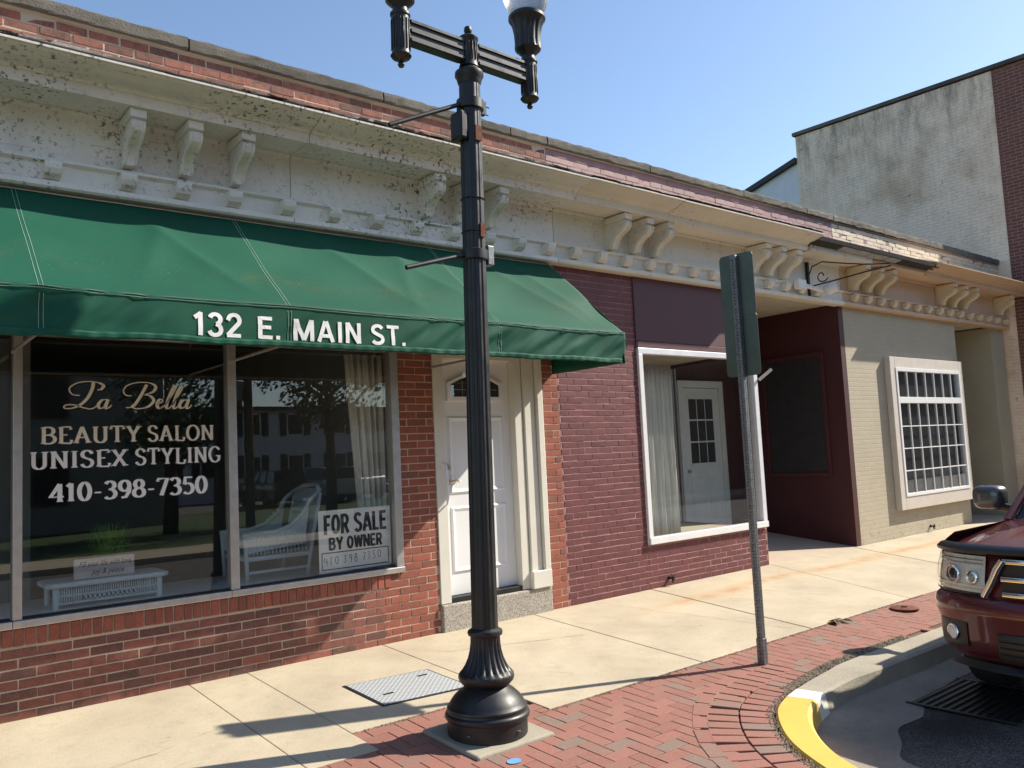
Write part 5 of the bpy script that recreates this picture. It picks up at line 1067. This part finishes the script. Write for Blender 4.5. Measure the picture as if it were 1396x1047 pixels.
# wicker chair
wc = thing('wicker_chair', (3.15, 0.72, 0.625), 'white wicker armchair with blue cushion behind the right salon window', 'chair')
def WT(path, r_, name): return MB().tube(path, r_, 8).build(name, 'wicker', wc, smooth='all')
for y in (0.45, 0.98): 
    WT(smooth_path([(2.70, y), (2.95, y), (3.10, y)], 3) and [(2.66, y, 1.02), (2.95, y, 1.025), (3.08, y, 1.06), (3.20, y, 1.15), (3.28, y, 1.28), (3.36, y, 1.34)], 0.020, 'arm')
    WT([(2.70, y, 0.63), (2.69, y, 0.85), (2.68, y, 1.02)], 0.018, 'leg'); WT([(3.24, y, 0.63), (3.30, y, 0.95), (3.38, y, 1.33)], 0.018, 'leg')
WT([(3.36, 0.45, 1.34), (3.42, 0.58, 1.39), (3.44, 0.72, 1.40), (3.42, 0.86, 1.39), (3.36, 0.98, 1.34)], 0.022, 'back_rail')
mb = MB()
for k in range(22):
    y = 0.47 + k * 0.0235; mb.tube([(3.26, y, 0.86), (3.34, y, 1.12), (3.40, y, 1.37)], 0.006, 5)
for z_ in (0.95, 1.05, 1.15, 1.25): mb.tube([(3.26 + (z_ - 0.86) * 0.29, 0.46, z_), (3.26 + (z_ - 0.86) * 0.29, 0.97, z_)], 0.009, 5)
mb.build('backrest', 'wicker', wc, smooth='all')
for y in (0.45, 0.98):
    mb = MB()
    for k in range(16): x = 2.72 + k * 0.034; mb.tube([(x, y, 0.84), (x, y, 1.02 if x < 3.0 else 1.02 + (x - 3.0) * 0.9)], 0.005, 5)
    mb.build('side_panel', 'wicker', wc, smooth='all')
for y in (0.452, 0.978): MB().prism_y([(2.69, 0.86), (2.70, 1.005), (2.95, 1.01), (3.09, 1.045), (3.21, 1.14), (3.27, 1.24), (3.22, 0.90)], y - 0.004, y + 0.004).build('weave', 'wicker', wc)
B('seat', 'wicker', wc, 2.70, 3.27, 0.46, 0.97, 0.79, 0.83, 0.012); B('cushion', 'cushion_blue', wc, 2.72, 3.22, 0.475, 0.955, 0.831, 0.895, 0.025); B('stretcher', 'wicker', wc, 2.70, 3.25, 0.455, 0.475, 0.685, 0.71, 0.008)
def curtain(name, x0, x1, y, z0, z1, folds, label, tie=None, along='x'):
    def fn(u_, v_):
        pin = 1 - (0.35 * v_ if tie else 0); x = x1 + (x0 - x1) * (1 - u_) * pin; d = 0.035 * math.sin(u_ * folds * 6.28) + 0.012 * math.sin(u_ * folds * 15 + v_ * 3)
        return (x, y + d, z1 + (z0 - z1) * v_) if along == 'x' else (y + d * 0.8 + 0.10 * v_, x, z1 + (z0 - z1) * v_)
    o = MB().grid(fn, int(folds * 14), 10).build(name, 'curtain_fabric', smooth='all', thick=0.003); return tag(o, label, 'curtain')
curtain('curtain', 3.56, 3.93, 0.26, 0.64, 2.56, 5, 'pale grey pleated curtain at the right end of the salon window', True)
curtain('curtain', 7.50, 8.22, 0.42, 0.51, 2.62, 9, 'long white curtain hanging inside the purple shop window')

# ------------------------------------------------------------------ cars
def make_suv(label, paint, group=None, ox=0, oy=0, rz=0.0, cname='parked_car'):
    root = thing(cname, (ox, oy, ROADZ), label, 'car', group)
    def P(mb, name, mat, parent=None, smooth=True, **kw): return mb.build(name, mat, parent or root, local=True, smooth=smooth, **kw)
    W = 0.93; AA = 0.50; NN = 2.7
    def cur(t, off=0.0):
        def pt(q):
            c, s_ = math.cos(rad(q)), math.sin(rad(q)); return Vector((AA - AA * abs(c) ** (2 / NN), math.copysign(W * abs(s_) ** (2 / NN), s_)))
        a = pt(max(-89.9, t - 0.8)); b = pt(min(89.9, t + 0.8)); d = (b - a).normalized(); n_ = Vector((-d.y, d.x)) if True else None
        p = pt(t); return p + Vector((-abs(d.y), d.x * 1.0)) * 0 + Vector((-d.y, d.x)) * off
    def sweep(prof, t0, t1, n=40):
        def fn(u_, v_):
            k = v_ * (len(prof) - 1); i = min(int(k), len(prof) - 2); f = k - i; off = prof[i][0] * (1 - f) + prof[i + 1][0] * f; z = prof[i][1] * (1 - f) + prof[i + 1][1] * f
            p = cur(t0 + (t1 - t0) * u_, off); return (p.x, p.y, z)
        return MB().grid(fn, n, len(prof) - 1)
    # bumper, fascia
    bump = P(sweep([(-0.10, 0.34), (-0.035, 0.37), (0.0, 0.42), (0.012, 0.50), (0.014, 0.60), (0.035, 0.665), (0.040, 0.72), (0.022, 0.76), (-0.02, 0.795)], -89.5, 89.5, 60), 'bumper', paint)
    P(sweep([(-0.02, 0.79), (-0.025, 0.84), (-0.04, 0.95), (-0.075, 1.05), (-0.10, 1.085)], -89.5, 89.5, 60), 'front_panel', paint)
    P(sweep([(0.022, 0.395), (0.026, 0.41), (0.026, 0.555), (0.022, 0.57)], -20, 20, 20), 'lower_intake', 'black_plastic', bump)
    for z_ in (0.435, 0.475, 0.515): P(sweep([(0.028, z_), (0.034, z_ + 0.006), (0.028, z_ + 0.012)], -19, 19, 20), 'intake_slat', 'dark_metal', bump)
    P(sweep([(-0.02, 0.30), (-0.05, 0.345)], -60, 60, 30), 'air_dam', 'black_plastic', bump)
    # grille
    gr = P(sweep([(-0.012, 0.80), (-0.012, 1.035)], -17.5, 17.5, 20), 'grille', 'black_plastic')
    fr = []
    for zz in (0.805, 0.905, 1.02):
        P(sweep([(-0.01, zz), (0.020, zz + 0.006), (0.024, zz + 0.022), (0.018, zz + 0.036), (-0.01, zz + 0.042)], -16.5, 16.5, 20), 'grille_bar', 'chrome', gr)
    for sg in (-1, 1):
        a = [cur(sg * t_, 0.02) for t_ in (15.0, 17.6, 20.5, 24.5)]; zz = (1.05, 0.99, 0.90, 0.80)
        P(MB().tube([(p.x, p.y, z_) for p, z_ in zip(a, zz)], 0.024, 10), 'grille_surround', 'chrome', gr)
        # headlight
        t0, t1 = (25, 76) if sg > 0 else (-76, -25)
        hl = P(sweep([(-0.005, 0.815), (-0.012, 0.90), (-0.03, 0.98), (-0.048, 1.055)], t0, t1, 22), 'headlight', 'reflector')
        P(sweep([(0.010, 0.805), (0.018, 0.82), (0.014, 0.90), (-0.004, 0.98), (-0.026, 1.055), (-0.045, 1.065)], t0 - sg, t1 + sg, 22), 'lens', 'lens', hl)
        P(sweep([(0.006, 0.798), (0.012, 0.806), (0.006, 0.814)], t0 - sg, t1 + sg, 22), 'lens_rim', 'black_plastic', hl)
        for tq, z_, r_ in ((sg * 45, 0.925, 0.060), (sg * 31, 0.915, 0.036)):
            c1, c2 = cur(tq, -0.02), cur(tq, 0.004); d = (c2 - c1).normalized(); pth = []
            for k in range(17): a_ = 2 * math.pi * k / 16; pth.append((c2.x - d.y * r_ * math.cos(a_) , c2.y + d.x * r_ * math.cos(a_), z_ + r_ * math.sin(a_)))
            P(MB().tube(pth, 0.010, 6), 'bulb_ring', 'chrome', hl)
            ball = MB().lathe([(0.0, -r_ * 0.7), (r_ * 0.5, -r_ * 0.5), (r_ * 0.7, 0), (r_ * 0.5, r_ * 0.5), (0, r_ * 0.7)], (c1.x, c1.y, z_), 14); P(ball, 'bulb', 'dark_metal' if r_ > 0.05 else 'chrome', hl)
        for zq in (0.835, 0.86, 1.00, 1.025): P(sweep([(-0.002 - (zq - 0.82) * 0.16, zq), (0.008 - (zq - 0.82) * 0.16, zq + 0.004), (-0.002 - (zq - 0.82) * 0.16, zq + 0.008)], t0 + sg * 1, t1 - sg * 1, 18), 'lamp_rib', 'chrome', hl)
        P(sweep([(-0.002, 0.82), (-0.008, 0.90), (-0.026, 0.98), (-0.044, 1.05)], t1 - sg * 11, t1 - sg * 2, 6), 'turn_lamp', 'amber_clear', hl)
        P(sweep([(0.0, 0.788), (-0.004, 0.792), (0.0, 0.797)], sg * 20, sg * 89, 30), 'panel_gap', 'hole_black', bump)
        # fog lamp
        t0, t1 = (36, 62) if sg > 0 else (-62, -36)
        fg = P(sweep([(0.016, 0.44), (0.020, 0.45), (0.022, 0.595), (0.018, 0.61)], t0, t1, 14), 'fog_lamp', 'black_plastic', bump); c2 = cur(sg * 47, 0.024); d = (cur(sg * 47, 0.1) - c2).normalized()
        pth = [(c2.x - d.y * 0.050 * math.cos(a_), c2.y + d.x * 0.050 * math.cos(a_), 0.525 + 0.050 * math.sin(a_)) for a_ in [k * math.pi / 8 for k in range(17)]]
        P(MB().tube(pth, 0.008, 6), 'fog_ring', 'chrome', bump); P(MB().add([(c2.x - d.y * 0.046 * math.cos(k * math.pi / 8) + d.x * 0.003, c2.y + d.x * 0.046 * math.cos(k * math.pi / 8) + d.y * 0.003, 0.525 + 0.046 * math.sin(k * math.pi / 8)) for k in range(16)], [tuple(range(16))]), 'fog_lens', 'reflector', bump)
    # hood with its bug deflector
    def hood(u_, v_):
        t = -78 + 156 * u_; a = cur(t, -0.085); x = a.x + (1.52 - a.x) * v_; yb = 0.845 * (2 * u_ - 1); y = a.y * (1 - min(1, v_ * 1.6)) + yb * min(1, v_ * 1.6) if abs(a.y) > abs(yb) else a.y + (yb - a.y) * v_
        e = abs(2 * u_ - 1); crown = 0.055 * (1 - e ** 3) ; bul = 0.018 * math.exp(-((e - 0.52) / 0.06) ** 2)
        return (x, y, 1.080 + 0.095 * v_ ** 0.8 + crown * min(1, v_ * 3 + 0.1) + bul * min(1, v_ * 2.5))
    P(MB().grid(hood, 48, 16), 'hood', paint)
    P(sweep([(-0.10, 1.082), (-0.03, 1.068), (0.0, 1.080), (0.006, 1.10), (-0.02, 1.125), (-0.05, 1.135)], -64, 64, 40), 'bug_deflector', 'black_plastic')
    # sides with wheel arches
    def side(sg):
        mb = MB(); xs = [0.44 + (4.74 - 0.44) * k / 110 for k in range(111)]; rows = [0, 0.12, 0.3, 0.5, 0.7, 0.85, 0.93, 1.0]
        for x in xs:
            zb = 0.37
            for xw in (0.92, 3.70):
                if abs(x - xw) < 0.45: zb = max(zb, 0.38 + math.sqrt(0.45 ** 2 - (x - xw) ** 2) * 0.97)
            taper = 0.03 * max(0, (x - 4.3) / 0.44) ** 2
            for r_ in rows:
                z = zb + (1.175 - zb) * r_; q = (z - 0.37) / 0.805; y = 0.905 + 0.035 * math.sin(math.pi * min(1, q * 0.95)) - 0.085 * max(0, (q - 0.85) / 0.15) ** 2 - taper
                mb.v.append((x, sg * y, z))
        n_ = len(rows); mb.f += [(i * n_ + j, (i + 1) * n_ + j, (i + 1) * n_ + j + 1, i * n_ + j + 1) for i in range(110) for j in range(n_ - 1)]
        sd_ = P(mb, 'side_panel', paint)
        for xd in (1.62, 2.72, 3.62): P(MB().box(xd - 0.003, xd + 0.003, sg * 0.90, sg * 0.9435, 0.50, 1.10), 'door_gap', 'hole_black', sd_, False)
        for xd in (2.52, 3.48): P(MB().tube([(xd - 0.09, sg * 0.940, 1.0), (xd - 0.07, sg * 0.965, 1.005), (xd + 0.07, sg * 0.965, 1.005), (xd + 0.09, sg * 0.940, 1.0)], 0.013, 8), 'door_handle', paint, sd_)
        for xw in (0.92, 3.70): P(MB().tube([(xw + 0.455 * math.cos(a_), sg * 0.925, 0.38 + 0.445 * math.sin(a_)) for a_ in [math.pi * k / 20 for k in range(21)]], 0.022, 8), 'arch_flare', paint, sd_)
        P(MB().tube([(1.40, sg * 0.90, 0.40), (3.2, sg * 0.90, 0.40)], 0.05, 8), 'running_board', 'black_plastic', sd_)
    side(1); side(-1)
    # cabin
    gl = MB().grid(lambda u_, v_: (1.50 + 0.66 * v_ + 0.10 * (2 * u_ - 1) ** 2 * -1 + 0.10, (2 * u_ - 1) * (0.80 - 0.15 * v_), 1.185 + 0.545 * v_), 12, 6); P(gl, 'windscreen', 'car_glass')
    P(MB().grid(lambda u_, v_: (2.10 + 2.42 * v_, (2 * u_ - 1) * 0.69, 1.725 + 0.055 * (1 - (2 * u_ - 1) ** 4) + 0.02 * math.sin(math.pi * v_)), 14, 14), 'roof', paint)
    for sg in (-1, 1):
        P(MB().tube([(1.44, sg * 0.835, 1.165), (1.80, sg * 0.76, 1.46), (2.14, sg * 0.680, 1.722)], 0.035, 8), 'pillar', paint)
        P(MB().tube([(2.10, sg * 0.685, 1.735), (3.3, sg * 0.695, 1.76), (4.48, sg * 0.685, 1.735)], 0.035, 8), 'roof_rail', paint)
        for xb, xt in ((2.72, 2.76), (3.66, 3.62), (4.66, 4.50)): P(MB().tube([(xb, sg * 0.845, 1.16), (xt, sg * 0.695, 1.735)], 0.035, 8), 'pillar', 'black_plastic' if xb < 4 else paint)
        for (b0, b1, t0_, t1_) in ((1.62, 2.69, 2.16, 2.73), (2.75, 3.63, 2.79, 3.59), (3.69, 4.62, 3.65, 4.46)): P(MB().quad((b0, sg * 0.845, 1.17), (b1, sg * 0.845, 1.17), (t1_, sg * 0.69, 1.73), (t0_, sg * 0.69, 1.73)), 'side_window', 'car_glass', smooth=False)
        # mirror
        se = lambda r_, q: (r_ * math.copysign(abs(math.cos(q)) ** 0.55, math.cos(q)) * (1.28 if math.cos(q) * sg < 0 else 1.42), r_ * math.copysign(abs(math.sin(q)) ** 0.60, math.sin(q)) * 1.05)
        ml = [(0.030, -0.085), (0.062, -0.080), (0.084, -0.062), (0.096, -0.030), (0.100, 0.010), (0.098, 0.055), (0.090, 0.062)]; mb = MB(); ns = 32
        for r_, xx in ml: mb.v += [(xx, *se(r_, 2 * math.pi * k / ns)) for k in range(ns)]
        mb.f += [(i * ns + k, i * ns + (k + 1) % ns, (i + 1) * ns + (k + 1) % ns, (i + 1) * ns + k) for i in range(len(ml) - 1) for k in range(ns)] + [tuple(range(ns)), tuple(range((len(ml) - 1) * ns, len(ml) * ns))]
        m_ = P(mb, 'mirror', 'mirror_grey'); m_.location = (1.90, sg * 1.13, 1.325); m_.rotation_euler = (0, 0, sg * rad(-8))
        P(MB().tube([(1.84, sg * 0.86, 1.20), (1.88, sg * 0.95, 1.225), (1.90, sg * 1.06, 1.25)], [0.045, 0.036, 0.036], 10), 'mirror_arm', 'black_plastic')
        P(MB().tube([(1.872, sg * 1.0, 1.238), (1.885, sg * 1.08, 1.228), (1.895, sg * 1.16, 1.25)], 0.018, 8), 'mirror_trim', 'black_plastic')
    P(MB().quad((4.66, -0.80, 1.17), (4.66, 0.80, 1.17), (4.50, 0.66, 1.74), (4.50, -0.66, 1.74)), 'rear_window', 'car_glass', smooth=False)
    P(MB().box(4.66, 4.76, -0.88, 0.88, 0.45, 1.19), 'tailgate', paint, smooth=False, bevel=0.03); P(MB().box(4.70, 4.84, -0.90, 0.90, 0.42, 0.66), 'rear_bumper', paint, smooth=False, bevel=0.03)
    for sg in (-1, 1): P(MB().box(4.70, 4.775, sg * 0.74, sg * 0.89, 0.80, 1.15), 'tail_lamp', 'amber', smooth=False, bevel=0.01)
    P(MB().box(0.30, 4.60, -0.62, 0.62, 0.26, 0.80), 'underbody', 'hole_black', smooth=False); P(MB().box(1.40, 4.60, -0.80, 0.80, 0.80, 1.14), 'cabin_floor', 'hole_black', smooth=False)
    P(MB().box(0.30, 1.40, -0.80, 0.80, 0.84, 1.06), 'engine_bay', 'hole_black', smooth=False)
    for y in (-0.36, 0.36): P(MB().box(2.45, 2.62, y - 0.23, y + 0.23, 1.10, 1.52), 'seat', 'rubber', smooth=False, bevel=0.05)
    for xw in (0.92, 3.70):
        for sg in (-1, 1):
            ty = P(MB().lathe([(0.22, -0.115), (0.34, -0.125), (0.375, -0.10), (0.383, -0.05), (0.383, 0.05), (0.375, 0.10), (0.34, 0.125), (0.22, 0.115)], (xw, sg * 0.79, 0.383), 36, axis='y'), 'wheel', 'rubber')
            P(MB().lathe([(0.0, sg * 0.07), (0.05, sg * 0.075), (0.06, sg * 0.05), (0.16, sg * 0.06), (0.21, sg * 0.10), (0.23, sg * 0.112), (0.235, sg * 0.09)], (xw, sg * 0.79, 0.383), 30, axis='y'), 'rim', 'aluminium', ty)
            mb = MB()
            for k in range(6):
                a_ = k * math.pi / 3; mb.tube([(xw + 0.05 * math.cos(a_), sg * 0.872, 0.383 + 0.05 * math.sin(a_)), (xw + 0.21 * math.cos(a_), sg * 0.885, 0.383 + 0.21 * math.sin(a_))], 0.024, 6)
            P(mb, 'spokes', 'aluminium', ty)
    root.rotation_euler = (0, 0, rz); return root
suv = make_suv('dark red sport utility vehicle parked at the kerb, front corner', 'car_red', None, 5.95, -4.52)
PAINTS = {m.name for m in (MATS['car_red'],)}
def copy_tree(o, parent=None, paint=None):
    c = o.copy(); COL.objects.link(c); c.parent = parent
    if paint and c.type == 'MESH' and c.data.materials and c.data.materials[0].name == 'car_red':
        c.material_slots[0].link = 'OBJECT'; c.material_slots[0].material = MATS[paint]
    for ch in list(o.children): copy_tree(ch, c, paint)
    return c
for lab, paint, x, y, rz in (('black sport utility vehicle across the lawn, reflected in the salon window', 'car_black', 17.0, -36, 90), ('white sport utility vehicle between black and silver cars, reflected in salon window', 'car_white', 19.9, -36, 90), ('silver sport utility vehicle, rightmost of the cars reflected in salon window', 'car_silver', 23.4, -34, 165)):
    c = copy_tree(suv, None, paint); c['label'] = lab; c['group'] = 'cars parked across the lawn'; c.location = (x, y, ROADZ - 0.03); c.rotation_euler = (0, 0, rad(rz))

# ------------------------------------------------------------------ across the street (mirrored in the shop windows)
hs = thing('white_house', (25, -48, -0.35), 'two-storey white house with dark shutters, reflected in the salon window', 'house')
HX0, HX1, HY = 13.0, 38.0, -43.0
hw = B('wall', 'siding', hs, HX0, HX1, HY - 9, HY, -0.35, 5.15)
MB().prism_x([(HY + 0.5, 5.10), (HY + 0.5, 5.30), (HY - 4.5, 5.62), (HY - 9.5, 5.30), (HY - 9.5, 5.10)], HX0 - 0.4, HX1 + 0.4).build('roof', 'shingle', hs)
for x in (14.6, 17.2, 19.8, 22.6, 25.6, 28.6, 31.6, 34.6):
    for z_ in (1.0, 3.55):
        w_ = B('window', 'white_vinyl', hs, x - 0.55, x + 0.55, HY - 0.02, HY + 0.05, z_, z_ + 1.35); B('pane', 'board_black', w_, x - 0.47, x + 0.47, HY + 0.045, HY + 0.06, z_ + 0.08, z_ + 1.27)
        for sg in (-1, 1): B('shutter', 'shutter', w_, x + sg * 0.60, x + sg * 1.02, HY + 0.001, HY + 0.06, z_ - 0.02, z_ + 1.37)
for k in range(1, 26): B('clapboard', 'siding', hw, HX0, HX1, HY, HY + 0.018, -0.35 + k * 0.21, -0.35 + k * 0.21 + 0.03)
B('chimney', 'tall_brick', hs, 20.2, 20.9, HY - 5, HY - 4.2, 5.5, 6.3)
up = thing('utility_pole', (10.5, -20, -0.35), 'wooden utility pole with transformer, reflected in the salon window', 'utility pole')
MB().lathe([(0.16, -0.35), (0.11, 10.0)], (10.5, -20, 0), 14).build('pole', 'pole_wood', up, smooth=True); B('crossarm', 'pole_wood', up, 9.4, 11.6, -20.08, -19.95, 9.2, 9.35)
MB().lathe([(0.0, 3.75), (0.2, 3.76), (0.22, 4.4), (0.0, 4.45)], (10.15, -20, 0), 16).build('transformer', 'galvanised', up, smooth=True)
def make_tree(x, y, h, r, label, seed, trunk_h=3.2):
    rg = random.Random(seed); t = thing('broadleaf_tree', (x, y, -0.35), label, 'tree', 'trees across the street'); mb = MB()
    mb.tube([(x, y, -0.4), (x + 0.05, y, trunk_h * 0.5), (x - 0.05, y + 0.1, trunk_h), (x, y, h * 0.75)], [0.24, 0.19, 0.17, 0.05], 10)
    tips = []
    for k in range(14):
        a = rg.uniform(0, 6.28); z0 = trunk_h * rg.uniform(0.75, 1.5); L = r * rg.uniform(0.5, 0.95); e = Vector((x + L * math.cos(a), y + L * math.sin(a), z0 + L * rg.uniform(0.1, 1.0))); mb.tube([(x, y, z0), (x + 0.5 * L * math.cos(a), y + 0.5 * L * math.sin(a), z0 + 0.3 * L), e], [0.08, 0.05, 0.02], 6); tips.append(e)
    mb.build('trunk', 'bark', t, smooth='all'); lm = MB(); cs = tips[:]
    for k in range(46):
        a = rg.uniform(0, 6.28); q = rg.random() ** 0.5 * r * 0.9; zz = rg.uniform(trunk_h * 0.95, h); f = math.sqrt(max(0.05, 1 - ((zz - (trunk_h + h) / 2) / ((h - trunk_h) / 1.9)) ** 2)); cs.append(Vector((x + q * f * math.cos(a), y + q * f * math.sin(a), zz)))
    for c_ in cs:
        R_ = rg.uniform(0.5, 0.95)
        for k in range(110):
            d = Vector((rg.gauss(0, 1), rg.gauss(0, 1), rg.gauss(0, 0.8))); d = d.normalized() * R_ * rg.random() ** 0.4; p = c_ + d; n_ = Vector((rg.uniform(-1, 1), rg.uniform(-1, 1), rg.uniform(-0.3, 1))).normalized(); a_ = n_.orthogonal().normalized() * rg.uniform(0.06, 0.13); b_ = n_.cross(a_) * 0.7; lm.add([p - a_, p + b_ * 0.7, p + a_, p - b_ * 0.7], [(0, 1, 2, 3)])
    me = bpy.data.meshes.new('crown'); me.from_pydata(lm.v, [], lm.f); me.materials.append(MATS['leaf']); link(bpy.data.objects.new('crown', me), t); return t
make_tree(14.4, -22, 9.5, 3.0, 'street tree with bare lower trunk, reflected beside the salon curtain', 2, 3.6)
make_tree(8.3, -21, 11, 1.7, 'dark narrow tree reflected beside the salon window centre post', 5, 2.2)
def far_block(name, label, x0, x1, y, depth, h, wmat, floors, step):
    t = thing(name, ((x0 + x1) / 2, y, -0.35), label, 'building'); B('wall', wmat, t, x0, x1, y - depth, y, -0.36, h); B('roof', 'roofing', t, x0 - 0.1, x1 + 0.1, y - depth - 0.1, y + 0.12, h, h + 0.25)
    x = x0 + step * 0.6
    while x < x1 - step * 0.5:
        for k in range(floors):
            z_ = 0.6 + k * 3.0; w_ = B('window', 'far_trim', t, x - 0.6, x + 0.6, y - 0.02, y + 0.05, z_, z_ + 1.7); B('pane', 'board_black', w_, x - 0.52, x + 0.52, y + 0.045, y + 0.06, z_ + 0.08, z_ + 1.62)
        x += step
far_block('added_grey_building', 'plain grey building added across the street to keep sky out of the salon window reflection', -14, 9.6, -26, 8, 11, 'far_grey', 2, 5.5)  # added block, wide and high enough that the left pane reflects no sky
far_block('added_brick_building', 'dark brick building added across the street to darken the purple and tan window reflections', 22, 75, -15.5, 9, 9.0, 'far_brick', 3, 4.0)  # added block, its shaded face hides the sky from the right-hand shop windows
